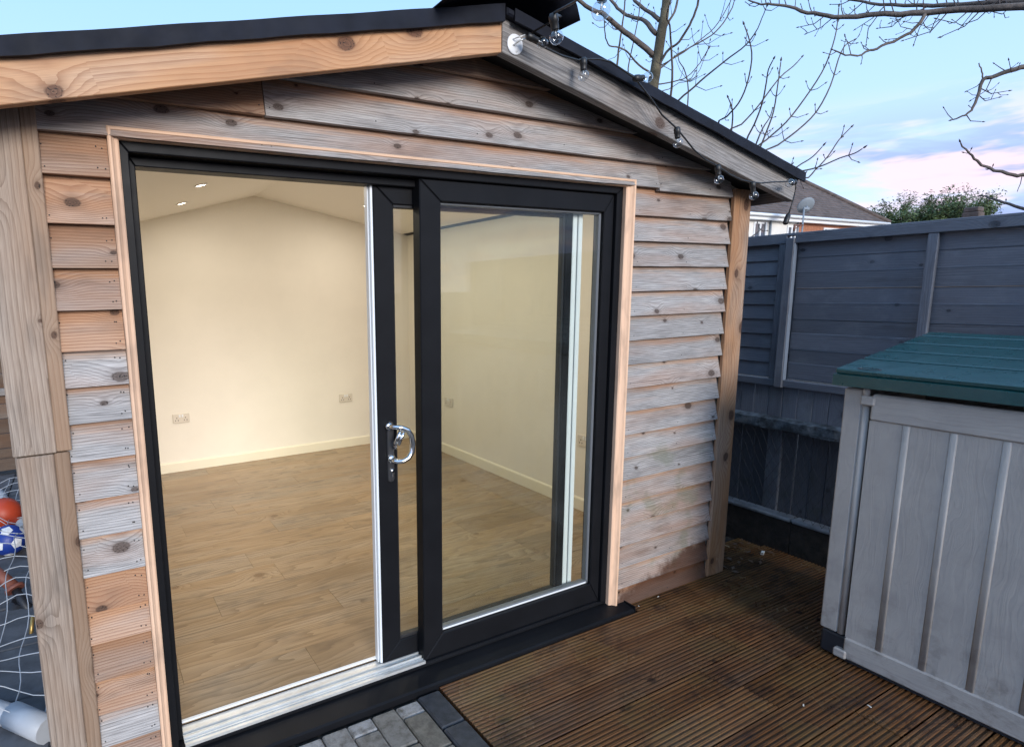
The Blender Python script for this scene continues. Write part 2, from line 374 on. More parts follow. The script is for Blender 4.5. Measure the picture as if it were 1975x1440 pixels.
# ------------------------------------------------------------------ mesh helpers
class MB:
    def __init__(self):
        self.v, self.f, self.s = [], [], []
    def add(self, vs, fs, smooth=False):
        k = len(self.v)
        self.v += [tuple(p) for p in vs]
        self.f += [tuple(i + k for i in f) for f in fs]
        self.s += [smooth] * len(fs)
        return self
    def box(self, x0, x1, y0, y1, z0, z1, c=0.0):
        if c <= 0:
            vs = [(x, y, z) for z in (z0, z1) for y in (y0, y1) for x in (x0, x1)]
            return self.add(vs, [(0, 2, 3, 1), (4, 5, 7, 6), (0, 1, 5, 4), (2, 6, 7, 3), (0, 4, 6, 2), (1, 3, 7, 5)])
        c = min(c, (x1 - x0) * .45, (y1 - y0) * .45, (z1 - z0) * .45)
        lo, hi = (x0, y0, z0), (x1, y1, z1)
        vs, idx = [], {}
        for sx in (0, 1):
            for sy in (0, 1):
                for sz in (0, 1):
                    for a in range(3):
                        p = [(lo, hi)[s][k] for k, s in enumerate((sx, sy, sz))]
                        for k, s in enumerate((sx, sy, sz)):
                            if k != a:
                                p[k] += c if s == 0 else -c
                        idx[(sx, sy, sz, a)] = len(vs)
                        vs.append(p)
        fs = []
        for a in range(3):
            b, d = [k for k in range(3) if k != a]
            for s in (0, 1):
                q = []
                for (u, w_) in ((0, 0), (1, 0), (1, 1), (0, 1)):
                    k = [0, 0, 0]
                    k[a], k[b], k[d] = s, u, w_
                    q.append(idx[(*k, a)])
                fs.append(tuple(q))
        for a in range(3):
            b, d = [k for k in range(3) if k != a]
            for u in (0, 1):
                for w_ in (0, 1):
                    q = []
                    for s, ax_ in ((0, b), (0, d), (1, d), (1, b)):
                        k = [0, 0, 0]
                        k[a], k[b], k[d] = s, u, w_
                        q.append(idx[(*k, ax_)])
                    fs.append(tuple(q))
        for sx in (0, 1):
            for sy in (0, 1):
                for sz in (0, 1):
                    fs.append(tuple(idx[(sx, sy, sz, a)] for a in range(3)))
        return self.add(vs, fs)
    def prism(self, poly, y0, y1, c=0.0):
        """poly in xz, front at y0, back at y1, the front edge chamfered by c"""
        n = len(poly)
        if c > 0:
            cx = sum(p[0] for p in poly) / n
            cz = sum(p[1] for p in poly) / n
            ins = []
            for i in range(n):
                p0, p1, p2 = Vector(poly[i - 1]), Vector(poly[i]), Vector(poly[(i + 1) % n])
                a, b = (p1 - p0).normalized(), (p2 - p1).normalized()
                na, nb = Vector((-a.y, a.x)), Vector((-b.y, b.x))
                if na.dot(Vector((cx, cz)) - p1) < 0:
                    na, nb = -na, -nb
                bis = (na + nb)
                bis = bis / max(bis.dot(na), .2)
                ins.append((p1.x + bis.x * c, p1.y + bis.y * c))
            vs = [(p[0], y0, p[1]) for p in ins] + [(p[0], y0 + c, p[1]) for p in poly] + [(p[0], y1, p[1]) for p in poly]
            fs = [tuple(range(n)), tuple(range(3 * n - 1, 2 * n - 1, -1))]
            for i in range(n):
                j = (i + 1) % n
                fs += [(i, j, n + j, n + i), (n + i, n + j, 2 * n + j, 2 * n + i)]
        else:
            vs = [(p[0], y0, p[1]) for p in poly] + [(p[0], y1, p[1]) for p in poly]
            fs = [tuple(range(n)), tuple(range(2 * n - 1, n - 1, -1))] + [(i, (i + 1) % n, n + (i + 1) % n, n + i) for i in range(n)]
        return self.add(vs, fs)
    def tube(self, path, radii, n=6, cap=True, smooth=True):
        path = [Vector(p) for p in path]
        if not hasattr(radii, '__len__'):
            radii = [radii] * len(path)
        ref = Vector((0, 0, 1))
        d0 = (path[-1] - path[0]).normalized()
        if abs(d0.z) > .9:
            ref = Vector((0, 1, 0))
        vs, fs = [], []
        for i, p in enumerate(path):
            d = (path[min(i + 1, len(path) - 1)] - path[max(i - 1, 0)]).normalized()
            u = d.cross(ref)
            u = u.normalized() if u.length > 1e-6 else Vector((1, 0, 0))
            w_ = d.cross(u).normalized()
            for k in range(n):
                a = 2 * math.pi * k / n
                vs.append(p + (u * math.cos(a) + w_ * math.sin(a)) * radii[i])
        for i in range(len(path) - 1):
            for k in range(n):
                fs.append((i * n + k, i * n + (k + 1) % n, (i + 1) * n + (k + 1) % n, (i + 1) * n + k))
        self.add(vs, fs, smooth)
        if cap:
            b = len(vs) - n
            k0 = len(self.v) - len(vs)
            self.f += [tuple(k0 + k for k in range(n)), tuple(k0 + b + k for k in reversed(range(n)))]
            self.s += [False, False]
        return self
    def lathe(self, prof, c=(0, 0, 0), axis=(0, 0, 1), n=16, smooth=True):
        """prof: (radius, height along axis)"""
        a = Vector(axis).normalized()
        u = a.orthogonal().normalized()
        w_ = a.cross(u)
        c = Vector(c)
        vs, fs = [], []
        for r, h in prof:
            for k in range(n):
                t = 2 * math.pi * k / n
                vs.append(c + a * h + (u * math.cos(t) + w_ * math.sin(t)) * max(r, 1e-5))
        for i in range(len(prof) - 1):
            for k in range(n):
                fs.append((i * n + k, i * n + (k + 1) % n, (i + 1) * n + (k + 1) % n, (i + 1) * n + k))
        return self.add(vs, fs, smooth)
    def ball(self, c, r, n=14, axis=(0, 0, 1)):
        m = max(6, n // 2)
        return self.lathe([(r * math.sin(math.pi * i / m), -r * math.cos(math.pi * i / m)) for i in range(m + 1)], c, axis, n)

WM = {}          # world matrices, kept here so that no depsgraph update is needed
def link(o, M=None, parent=None):
    COL.objects.link(o)
    M = M or Matrix.Identity(4)
    o.matrix_basis = M
    if parent is not None:
        o.parent = parent
        o.matrix_parent_inverse = WM[parent].inverted()
    WM[o] = M
    return o
def thing(name, label, cat, loc=(0, 0, 0), group=None):
    o = link(bpy.data.objects.new(name, None), Matrix.Translation(loc))
    return tag(o, label, cat, group)
def tag(o, label, cat=None, group=None):
    o['label'] = label
    if cat:
        o['category'] = cat
    if group:
        o['group'] = group
    return o
def mesh_of(name, mb):
    me = bpy.data.meshes.new(name)
    me.from_pydata(mb.v, [], mb.f)
    me.polygons.foreach_set('use_smooth', mb.s)
    me.validate()
    import bmesh
    bm = bmesh.new()
    bm.from_mesh(me)
    bmesh.ops.recalc_face_normals(bm, faces=bm.faces)
    bm.to_mesh(me)
    bm.free()
    me.update()
    return me
def obj(name, mb, material, parent=None, M=None, color=None, center=True):
    """mb holds world coordinates; the object's origin goes to the middle of its bounds (or mb is local when M is given)"""
    if M is None:
        if center:
            lo = [min(p[i] for p in mb.v) for i in range(3)]
            hi = [max(p[i] for p in mb.v) for i in range(3)]
            c = [(lo[0] + hi[0]) / 2, (lo[1] + hi[1]) / 2, lo[2]]
        else:
            c = [0, 0, 0]
        mb.v = [(p[0] - c[0], p[1] - c[1], p[2] - c[2]) for p in mb.v]
        M = Matrix.Translation(c)
    me = mesh_of(name, mb)
    me.materials.append(MATS[material])
    o = link(bpy.data.objects.new(name, me), M, parent)
    if color:
        o.color = (*color, 1.0)
    return o
def struct(o):
    o['kind'] = 'structure'
    return o
def frame_mat(origin, xdir, zdir):
    x = Vector(xdir).normalized()
    y = Vector(zdir).normalized().cross(x).normalized()
    z = x.cross(y)
    return Matrix(((x.x, y.x, z.x, origin[0]), (x.y, y.y, z.y, origin[1]), (x.z, y.z, z.z, origin[2]), (0, 0, 0, 1)))
def plank(name, material, parent, a, b, w_, t, up=(0, 0, 1), color=(.5, 1, 0), c=.002, seg=1, wob=0.0, rng=random):
    """a board from a to b (its centre line), width w_ along `up`, thickness t across; local X is the grain"""
    a, b = Vector(a), Vector(b)
    L = (b - a).length
    d = (b - a).normalized()
    u = Vector(up)
    u = (u - d * u.dot(d)).normalized()
    mb = MB().box(-L / 2, L / 2, -t / 2, t / 2, -w_ / 2, w_ / 2, c)
    if wob:
        mb.v = [(p[0], p[1] + rng.uniform(-wob, wob), p[2] + rng.uniform(-wob, wob)) for p in mb.v]
    return obj(name, mb, material, parent, frame_mat((a + b) / 2, d, u), color)

rng = random.Random(7)

# ================================================================== THE SETTING
ZD = -.035                      # top of the deck
g_mb = MB()
g_mb.add([(-600, -600, -.17), (600, -600, -.17), (600, 600, -.17), (-600, 600, -.17)], [(0, 1, 2, 3)])
struct(obj('ground', g_mb, 'soil', center=False))

# ---- deck of grooved boards
deck = struct(obj('deck', MB().box(1.07, 3.66, -3.4, .30, -.15, -.072), 'soil'))
PITCH, BW, NG = .155, .150, 7
def deck_mb(L):
    prof = []
    y0 = -BW / 2
    prof.append((y0, -.03)); prof.append((y0, -.003)); prof.append((y0 + .003, 0))
    gp = (BW - .012) / NG
    for i in range(NG):
        s = y0 + .006 + gp * i + gp * .5
        prof += [(s - gp * .30, 0), (s - gp * .17, -.0042), (s + gp * .17, -.0042), (s + gp * .30, 0)]
    prof += [(-y0 - .003, 0), (-y0, -.003), (-y0, -.03)]
    n = len(prof)
    vs = [(x, p[0], p[1]) for x in (-L / 2, L / 2) for p in prof]
    fs = [(i, i + 1, n + i + 1, n + i) for i in range(n - 1)] + [(n - 1, 0, n, 2 * n - 1), tuple(range(n)), tuple(range(2 * n - 1, n - 1, -1))]
    return MB().add(vs, fs)
y = -.108 - BW / 2
k = 0
rows = []
while y > -3.35:
    rows.append((y, 1.062, 3.65)); y -= PITCH
rows += [(-.108 + .005 + BW / 2, 2.285, 3.65), (-.108 + .005 + BW / 2 + PITCH, 3.10, 3.62)]
for (yy, xa, xb) in rows:
    cuts = [xa]
    if rng.random() < .3 and xb - xa > 2:
        cuts.append(rng.uniform(xa + .9, xb - .6))
    cuts.append(xb)
    if yy < -.3:
        xb2 = 3.66
    for a, b in zip(cuts[:-1], cuts[1:]):
        me = deck_mb(b - a - .004)
        o = obj('deck_board', me, 'deck_timber', deck, Matrix.Translation(((a + b) / 2, yy + rng.uniform(-.001, .001), ZD + rng.uniform(-.0015, .001)))
                @ Matrix.Rotation(rng.uniform(-.0008, .0008), 4, 'X'),
                (rng.uniform(.0, .25), rng.choice([.8, .92, 1.0, 1.08, .86]), 0))

# ---- block paving and its dark kerb row
paving = struct(obj('paving', MB().box(-1.4, 1.055, -3.4, -.085, -.15, -.062), 'soil'))
pm = mesh_of('paver', MB().box(-.051, .051, -.0995, .0995, -.05, 0, .006))
pm.materials.append(MATS['paver'])
ph = mesh_of('paver_cut', MB().box(-.051, .051, -.034, .034, -.05, 0, .006))
ph.materials.append(MATS['paver'])
pq = mesh_of('paver_half', MB().box(-.051, .051, -.0495, .0495, -.05, 0, .006))
pq.materials.append(MATS['paver'])
def put_paver(me, x, y_, grey, br=1.0):
    M = Matrix.Translation((x + rng.uniform(-.001, .001), y_ + rng.uniform(-.0015, .0015), ZD - .010 + rng.uniform(-.002, .0015))) @ \
        Matrix.Rotation(rng.uniform(-.012, .012), 4, 'Z') @ Matrix.Rotation(rng.uniform(-.008, .008), 4, 'X')
    o = link(bpy.data.objects.new('paver', me), M, paving)
    o.color = (grey, br, 0, 1)
for i in range(14):
    x = .948 - .053 - i * .1065
    if i % 2 == 0:
        put_paver(ph, x, -.122 - .034, .95)
        y = -.122 - .071
    else:
        put_paver(pm, x, -.122 - .0995 - (0 if i % 4 == 1 else .0), .25 if i % 4 == 1 else .55)
        y = -.122 - .203
    while y > -1.25:
        put_paver(pm, x, y - .0995, rng.choice([0, 0, .1, .3]))
        y -= .2035
km = mesh_of('kerb_block', MB().box(-.0525, .0525, -.0995, .0995, -.08, 0, .007))
km.materials.append(MATS['kerb_block'])
for j in range(8):
    o = link(bpy.data.objects.new('kerb_block', km), Matrix.Translation((1.0035, -.115 - .0995 - j * .2035, ZD - .004 + rng.uniform(-.001, .001))), paving)

# ---- dark slabs down the left-hand side
sidepath = struct(obj('path', MB().box(-2.6, -.38, -.2, 4.75, -.15, -.070), 'soil'))
sm = mesh_of('slab', MB().box(-.222, .222, -.222, .222, -.04, 0, .006))
sm.materials.append(MATS['slab'])
for i in range(5):
    for j in range(11):
        M = Matrix.Translation((-.62 - i * .452, .02 + j * .452 - (.2 if i % 2 else 0), -.042 + rng.uniform(-.003, .003)))
        o = link(bpy.data.objects.new('slab', sm), M, sidepath)

# ================================================================== THE GARDEN ROOM
XL, XR = -.345, 3.075            # outer faces of the side walls
YB = 3.70
APX, APZ = 1.29, 2.484           # bottom of the barge boards at the ridge
SL, SR = .237, .2206
def zbarge(x):
    return APZ - (SL * (APX - x) if x < APX else SR * (x - APX))
room = thing('garden_room', 'timber clad garden room with black sliding patio door and felt roof', 'garden room', (1.35, 1.6, -.04))

W_, H_ = 2.164, 2.10             # door frame, outer size
FZ, DI, XI0, XI1 = .032, 3.55, -.24, 2.967   # inside: floor, back wall, side walls
CAX, CAZ, CSL, CSR = 1.359, 2.524, .270, .192
def zceil(x):
    return CAZ - (CSL * (CAX - x) if x < CAX else CSR * (x - CAX))
# shell
def wall(name, x0, x1, y0, y1, z0, zt, material='paint_cream'):
    """zt: function of x for the top"""
    xs = [x0] + ([APX] if x0 < APX < x1 else []) + [x1]
    poly = [(x0, z0), (x1, z0)] + [(x, zt(x)) for x in reversed(xs)]
    return obj(name, MB().prism(poly, y0, y1), material, room)
ztop = lambda x: zbarge(x) + .098
wall('back_wall', XI0 - .1, XI1 + .1, DI, YB, -.12, ztop)
wall('side_wall', XL + .012, XI0, .06, DI + .1, -.12, ztop)
wall('side_wall', XI1, XR - .02, .06, DI + .1, -.12, ztop)
front = wall('front_wall', XL + .02, 0, .0, .10, -.06, ztop)
fr2 = wall('front_wall', W_, XR - .03, .0, .10, -.06, ztop)
fr3 = wall('front_wall', -.001, W_ + .001, .0015, .0985, H_ + .002, ztop)
for nm, xs in (('ceiling', ((XI0 - .02, CAX))), ('ceiling', ((CAX, XI1 + .02)))):
    a, b = xs
    obj(nm, MB().prism([(a, zceil(a)), (b, zceil(b)), (b, zceil(b) + .006), (a, zceil(a) + .006)], .07, DI + .01), 'paint_ceiling', room)
for nm, pts in (('ceiling_lining', ((0, 0),)),):
    pass

# floor of laminate planks
floor = obj('floor', MB().box(XI0, XI1, .115, DI, -.05, FZ - .011), 'soffit', room)
y = .118
r_ = 0
while y < DI - .01:
    w2 = min(.228, DI - y)
    x = XI0 - (.42, .95, .13, .70, .30)[r_ % 5]
    while x < XI1:
        xa, xb = max(x, XI0), min(x + 1.285, XI1)
        if xb - xa > .03:
            obj('floor_plank', MB().box(-(xb - xa) / 2 + .0006, (xb - xa) / 2 - .0006, -.011, 0, -w2 / 2 + .0006, w2 / 2 - .0006), 'oak_laminate', floor,
                frame_mat(((xa + xb) / 2, y + w2 / 2, FZ), (1, 0, 0), (0, -1, 0)),
                (rng.choice([.05, .25, .5, .12]), rng.uniform(.88, 1.07), 0))
        x += 1.285
    y += .228
    r_ += 1
# skirting
def skirt(poly_a, poly_b, n):
    a, b = Vector(poly_a), Vector(poly_b)
    d = (b - a).normalized()
    nrm = Vector(n)
    prof = [(0, 0), (.015, 0), (.015, .080), (.010, .088), (.004, .092), (0, .092)]
    vs = [p + nrm * u + Vector((0, 0, v_)) for p in (a, b) for u, v_ in prof]
    m = len(prof)
    fs = [(i, (i + 1) % m, m + (i + 1) % m, m + i) for i in range(m)] + [tuple(range(m)), tuple(range(2 * m - 1, m - 1, -1))]
    obj('skirting_board', MB().add(vs, fs), 'skirting', room)
skirt((XI0, DI - .0005, FZ + .0005), (XI1 - .015, DI - .0005, FZ + .0005), (0, -1, 0))
skirt((XI1 - .0005, .11, FZ + .0005), (XI1 - .0005, DI - .001, FZ + .0005), (-1, 0, 0))
skirt((XI0 + .0005, .11, FZ + .0005), (XI0 + .0005, DI - .016, FZ + .0005), (1, 0, 0))

# ---- cladding
def board(xz, zb, zt, color, wallpart, mname='cladding', jit=.0009, y_off=0.0):
    """feather-edge board cut to the outline xz; thick lower edge, thin upper edge"""
    pts = []
    n = len(xz)
    for i in range(n):
        a, b = Vector(xz[i]), Vector(xz[(i + 1) % n])
        m = max(1, int((b - a).length / .12))
        for k in range(m):
            p = a.lerp(b, k / m)
            if 0 < k or abs(a.y - b.y) < .03:
                p = Vector((p.x, p.y + rng.uniform(-jit, jit)))
            pts.append(p)
    cx = sum(p.x for p in pts) / len(pts)
    cz = (zb + zt) / 2
    def yf(z):
        t = (z - zb) / (zt - zb)
        return -.043 + .033 * t + y_off
    def yb(z):
        t = (z - zb) / (zt - zb)
        return -.019 + .016 * t + y_off
    m = len(pts)
    vs = [(p.x - cx, yf(p.y), p.y - cz) for p in pts] + [(p.x - cx, yb(p.y), p.y - cz) for p in pts]
    fs = [tuple(range(m)), tuple(range(2 * m - 1, m - 1, -1))] + [(i, (i + 1) % m, m + (i + 1) % m, m + i) for i in range(m)]
    M = Matrix.Translation((cx, 0, cz)) @ Matrix.Rotation(rng.uniform(-.0012, .0012), 4, 'Y')
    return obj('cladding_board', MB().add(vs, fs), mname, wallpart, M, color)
OV = .016
left_edges = [2.108, 1.983, 1.846, 1.719, 1.595, 1.472, 1.363, 1.252, 1.134, 1.007, .885, .754, .632, .523, .390, .271, .150, .030, -.06]
lg = [.12, .06, .10, .36, .03, .98, .95, .85, 1.0, .98, .92, .05, .06, .14, .10, 1.05, .55, .5]
lb = [.82, 1.05, .80, .92, 1.08, 1.18, 1.02, 1.08, 1.12, 1.15, 1.12, 1.0, 1.12, .78, .95, 1.12, .9, .9]
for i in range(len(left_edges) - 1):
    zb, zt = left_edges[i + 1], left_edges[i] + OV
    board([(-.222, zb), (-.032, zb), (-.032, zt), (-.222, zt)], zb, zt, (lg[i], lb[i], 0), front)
rp = .1185
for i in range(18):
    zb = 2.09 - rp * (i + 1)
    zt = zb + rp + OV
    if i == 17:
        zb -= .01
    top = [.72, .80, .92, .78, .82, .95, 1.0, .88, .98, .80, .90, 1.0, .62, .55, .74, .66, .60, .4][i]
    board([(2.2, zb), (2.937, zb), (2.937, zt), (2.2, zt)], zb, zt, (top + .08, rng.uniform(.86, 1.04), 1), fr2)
# gable
def clip(x0, x1, zb, zt):
    s = .050
    top = []
    xs = sorted({x0, x1} | ({APX} if x0 < APX < x1 else set()) |
                {x for x in (APX - (APZ + s - zt) / SL, APX + (APZ + s - zt) / SR) if x0 < x < x1} |
                {x for x in (APX - (APZ + s - zb) / SL, APX + (APZ + s - zb) / SR) if x0 < x < x1})
    xs = [x for x in xs if min(zt, zbarge(x) + s) > zb - 1e-6]
    pts = [(xs[0], zb), (xs[-1], zb)]
    for x in reversed(xs):
        z = min(zt, zbarge(x) + s)
        if z > zb + .004:
            pts.append((x, z))
    return pts
GE = [2.090, 2.212, 2.334, 2.450, 2.56]
gspec = [(-.222, 2.362, 0, .78, .98), (2.364, 2.93, 0, .85, .92), (-.222, .446, 1, .10, .86), (.449, 2.93, 1, .90, 1.08),
         (.3, 2.93, 2, .82, 1.02), (.6, 2.2, 3, .40, .92)]
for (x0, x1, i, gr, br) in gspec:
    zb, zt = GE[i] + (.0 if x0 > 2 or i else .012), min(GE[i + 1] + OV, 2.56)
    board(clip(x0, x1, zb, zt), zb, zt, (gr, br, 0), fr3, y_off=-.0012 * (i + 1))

# nail heads along the board ends
nl = MB()
def nail(x, z, y_=-.030):
    nl.lathe([(0, 0), (.0022, 0), (.0024, -.004)], (x + rng.uniform(-.006, .006), y_, z + rng.uniform(-.004, .004)), (0, -1, 0), 6)
for i in range(len(left_edges) - 1):
    for xx in (-.048, -.060, -.205):
        nail(xx, left_edges[i + 1] + .022, -.0398)
        nail(xx, left_edges[i + 1] + .085, -.0248)
for i in range(18):
    for xx in (2.235, 2.60, 2.905):
        nail(xx, 2.09 - rp * (i + 1) + .022, -.0388)
for i in range(3):
    for xx in (.10, .43, .465, .85, 1.3, 1.75, 2.2, 2.345, 2.38, 2.75):
        if GE[i] + .03 < zbarge(xx):
            nail(xx, GE[i] + .028, -.0405)
obj('nail_heads', nl, 'wire', fr3)['kind'] = 'stuff'

# ---- corner boards
def corner(x0, x1, z0, z1, yf, material, color, name='corner_board', t=.022):
    mb = MB().box(-(z1 - z0) / 2, (z1 - z0) / 2, -t / 2, t / 2, -(x1 - x0) / 2, (x1 - x0) / 2, .003)
    return obj(name, mb, material, room, frame_mat(((x0 + x1) / 2, yf + t / 2, (z0 + z1) / 2), (0, 0, 1), (1, 0, 0)), color)
corner(-.360, -.248, 1.172, 2.20, -.050, 'post_timber', (.50, .95, 0))
corner(-.2475, -.207, 1.174, 2.20, -.0495, 'post_timber', (.03, .82, 0), 'corner_trim')
corner(-.354, -.256, -.055, 1.168, -.049, 'post_timber', (.62, .86, 0))
corner(-.2555, -.214, -.055, 1.170, -.0485, 'post_timber', (.03, .66, 0), 'corner_trim')
corner(2.935, 3.078, -.033, 2.135, -.050, 'fresh_timber', (.16, .76, 0))
# side faces of the corner boards
plank('corner_board', 'post_timber', room, (XL - .004, .03, -.05), (XL - .004, .03, 2.16), .11, .018, (0, 1, 0), (.6, .8, 0))
plank('corner_board', 'fresh_timber', room, (XR - .006, .03, -.05), (XR - .006, .03, 2.10), .11, .018, (0, 1, 0), (.2, .7, 0))
# side cladding, seen only from beside the room
for sx, sg, wp in ((XR - .012, 1, fr2), (XL + .002, -1, front)):
    for i in range(18):
        zb = 2.05 - rp * (i + 1)
        plank('cladding_board', 'cladding', wp, (sx, .09, zb + .06), (sx, YB, zb + .06), .13, .012, (-.12 * sg, 0, 1), (rng.uniform(.3, .9), rng.uniform(.75, .95), 0))

# ---- roof
YF = -.20
def roof_poly(x0, x1, lo, hi):
    return [(x0, zbarge(x0) + lo), (x1, zbarge(x1) + lo), (x1, zbarge(x1) + hi), (x0, zbarge(x0) + hi)]
XRL, XRR = -.62, 3.195
obj('soffit', MB().prism(roof_poly(XRL, APX, .048, .115), YF + .034, .0), 'soffit', room)
obj('soffit', MB().prism(roof_poly(APX, XRR - .035, .048, .115), YF + .034, .0), 'soffit', room)
obj('roof_deck', MB().prism(roof_poly(XRL, APX, .0995, .1145), .0005, YB + .1), 'soffit', room)
obj('roof_deck', MB().prism(roof_poly(APX, XRR - .035, .0995, .1145), .0005, YB + .1), 'soffit', room)
obj('roof_felt', MB().prism(roof_poly(XRL - .03, APX, .116, .148), YF - .016, YB + .12, .006), 'felt', room)
obj('roof_felt', MB().prism(roof_poly(APX, XRR + .03, .1165, .142), YF - .030, YB + .12, .006), 'felt', room)
# front drip of the felt, folded down over the barge
def drip(name, x0, x1, lo0, lo1, hi, y0, y1, amp):
    n = 26
    pts_t, pts_b = [], []
    for i in range(n + 1):
        x = x0 + (x1 - x0) * i / n
        f = i / n
        lo = lo0 + (lo1 - lo0) * f
        pts_t.append((x, zbarge(x) + hi + amp * .4 * math.sin(i * 1.3)))
        pts_b.append((x, zbarge(x) + lo + amp * (math.sin(i * 1.7) * .5 + rng.uniform(-.5, .5))))
    vs = []
    for (xb, zb_), (xt, zt_) in zip(pts_b, pts_t):
        vs += [(xb, y0 + rng.uniform(-.0015, .0015), zb_), (xt, y0, zt_), (xt, y1, zt_), (xb, y1, zb_)]
    fs = []
    for i in range(n):
        a, b = i * 4, i * 4 + 4
        fs += [(a, b, b + 1, a + 1), (a + 1, b + 1, b + 2, a + 2), (a + 3, a + 2, b + 2, b + 3), (a, a + 3, b + 3, b)]
    fs += [(0, 1, 2, 3), (4 * n, 4 * n + 3, 4 * n + 2, 4 * n + 1)]
    return obj(name, MB().add(vs, fs), 'felt', room)
drip('felt_edge', XRL - .03, APX - .004, .108, .096, .1535, YF - .022, YF - .006, .0025)
drip('felt_edge', APX + .03, XRR + .028, .104, .100, .145, YF - .036, YF - .028, .002)
# barge boards
def barge(x0, x1, mname, color, h=.118, c0=0.0):
    a, b = Vector((x0, YF, zbarge(x0))), Vector((x1, YF, zbarge(x1)))
    d = (b - a).normalized()
    up = Vector((-d.z, 0, d.x))
    L = (b - a).length
    # plumb cut at the ridge, square cut at the eaves
    s = d.z / d.x
    if x0 < APX - .1:
        poly = [(0, 0), (L, 0), (L + h * s, h), (0, h)]
    else:
        poly = [(0, 0), (L, 0), (L + .004, h), (h * s, h)]
    mb = MB()
    poly = [(p[0] - L / 2, p[1] - h / 2) for p in poly]
    mb.prism(poly, 0, .034, .002)
    o = a + d * L / 2 + up * h / 2
    return obj('barge_board', mb, mname, room, Matrix(((d.x, 0, up.x, o.x), (0, 1, 0, YF), (d.z, 0, up.z, o.z), (0, 0, 0, 1))), color)
barge(XRL, APX - .0015, 'fresh_timber', (.03, 1.12, 0))
barge(APX + .0015, XRR, 'grey_timber', (1.1, .90, 0))
# eaves board along the right-hand side
plank('eaves_board', 'grey_timber', room, (XRR - .018, YF + .036, zbarge(XRR) + .052), (XRR - .018, YB + .08, zbarge(XRR) + .052), .10, .022, (0, 0, 1), (.8, .7, 0))
# loose ridge capping, curling up at the front
rows_ = []
ys = [-.36, -.27, -.15, .1, .6, 1.4, 2.6, 3.58]
for j, yy in enumerate(ys):
    lift = .050 * max(0, 1 - (yy + .36) / .45)
    row = []
    for (dx_, k_) in ((-.30, .0), (-.22, .3), (-.12, .75), (-.03, 1.0), (.05, 1.05), (.12, 1.0), (.17, .95), (.205, .80), (.222, .52)):
        x = APX + dx_ - .01 * lift
        base_ = zbarge(x) + .152
        row.append((x + .02 * lift * 10 * (dx_ > .1), yy + .05 * abs(dx_) * (j < 2), base_ + .006 + lift * k_ * (1.25 if dx_ > 0 else 1.0) + .010 * k_ - (.05 * (dx_ - .17) / .05 * (lift / .05) if dx_ > .17 else 0)))
    rows_.append(row)
vs = [p for r2 in rows_ for p in r2] + [(p[0], p[1], p[2] - .004) for r2 in rows_ for p in r2]
nc, nr = len(rows_[0]), len(rows_)
fs = []
for j in range(nr - 1):
    for i in range(nc - 1):
        a = j * nc + i
        fs.append((a, a + 1, a + nc + 1, a + nc))
        b = a + nc * nr
        fs.append((b, b + nc, b + nc + 1, b + 1))
T = nc * nr
for i in range(nc - 1):
    fs.append((i, T + i, T + i + 1, i + 1))
    a = (nr - 1) * nc + i
    fs.append((a, a + 1, T + a + 1, T + a))
for j in range(nr - 1):
    a = j * nc
    fs.append((a, a + nc, T + a + nc, T + a))
    a = j * nc + nc - 1
    fs.append((a, T + a, T + a + nc, a + nc))
obj('ridge_felt', MB().add(vs, fs, True), 'felt', room)

# ---- door set
def mitre(x0, x1, z0, z1, wl, wr, wt, wb, y0, y1, c=.003, g=.0006):
    mb = MB()
    ix0, ix1, iz0, iz1 = x0 + wl, x1 - wr, z0 + wb, z1 - wt
    mb.prism([(x0, z0 + g), (ix0, iz0 + g), (ix0, iz1 - g), (x0, z1 - g)], y0, y1, c)
    mb.prism([(x1, z1 - g), (ix1, iz1 - g), (ix1, iz0 + g), (x1, z0 + g)], y0, y1, c)
    mb.prism([(x0 + g, z1), (ix0 + g, iz1), (ix1 - g, iz1), (x1 - g, z1)], y0, y1, c)
    mb.prism([(x0 + g, z0), (x1 - g, z0), (ix1 - g, iz0), (ix0 + g, iz0)], y0, y1, c)
    return mb
frame = obj('door_frame', mitre(0, W_, -.002, H_, .027, .040, .032, .014, -.004, .118), 'upvc', room)
obj('frame_rebate', mitre(.0275, W_ - .041, .0125, H_ - .0325, .020, .02, .030, .004, .048, .117), 'upvc', frame)
# pine moulding round the frame: stepped section, mitred
def arch_piece(a, b, inn_a, inn_b):
    """outer edge a-b, inner edge inn_a-inn_b in xz, rounded face"""
    mb = MB()
    a, b, ia, ib = (Vector(p) for p in (a, b, inn_a, inn_b))
    prof = [(0, -.018), (.0, -.040), (.12, -.044), (.30, -.043), (.42, -.036), (.62, -.029), (.88, -.026), (1.0, -.022), (1.0, -.003)]
    vs = []
    for p, q_ in ((a, ia), (b, ib)):
        for f, yy in prof:
            r2 = p.lerp(q_, f)
            vs.append((r2.x, yy, r2.y))
    m = len(prof)
    fs = [(i, i + 1, m + i + 1, m + i) for i in range(m - 1)] + [(m - 1, 0, m, 2 * m - 1), tuple(range(m)), tuple(range(2 * m - 1, m - 1, -1))]
    return mb.add(vs, fs)
AO, AI = (-.031, 2.206, 2.130), (.001, 2.160, 2.099)
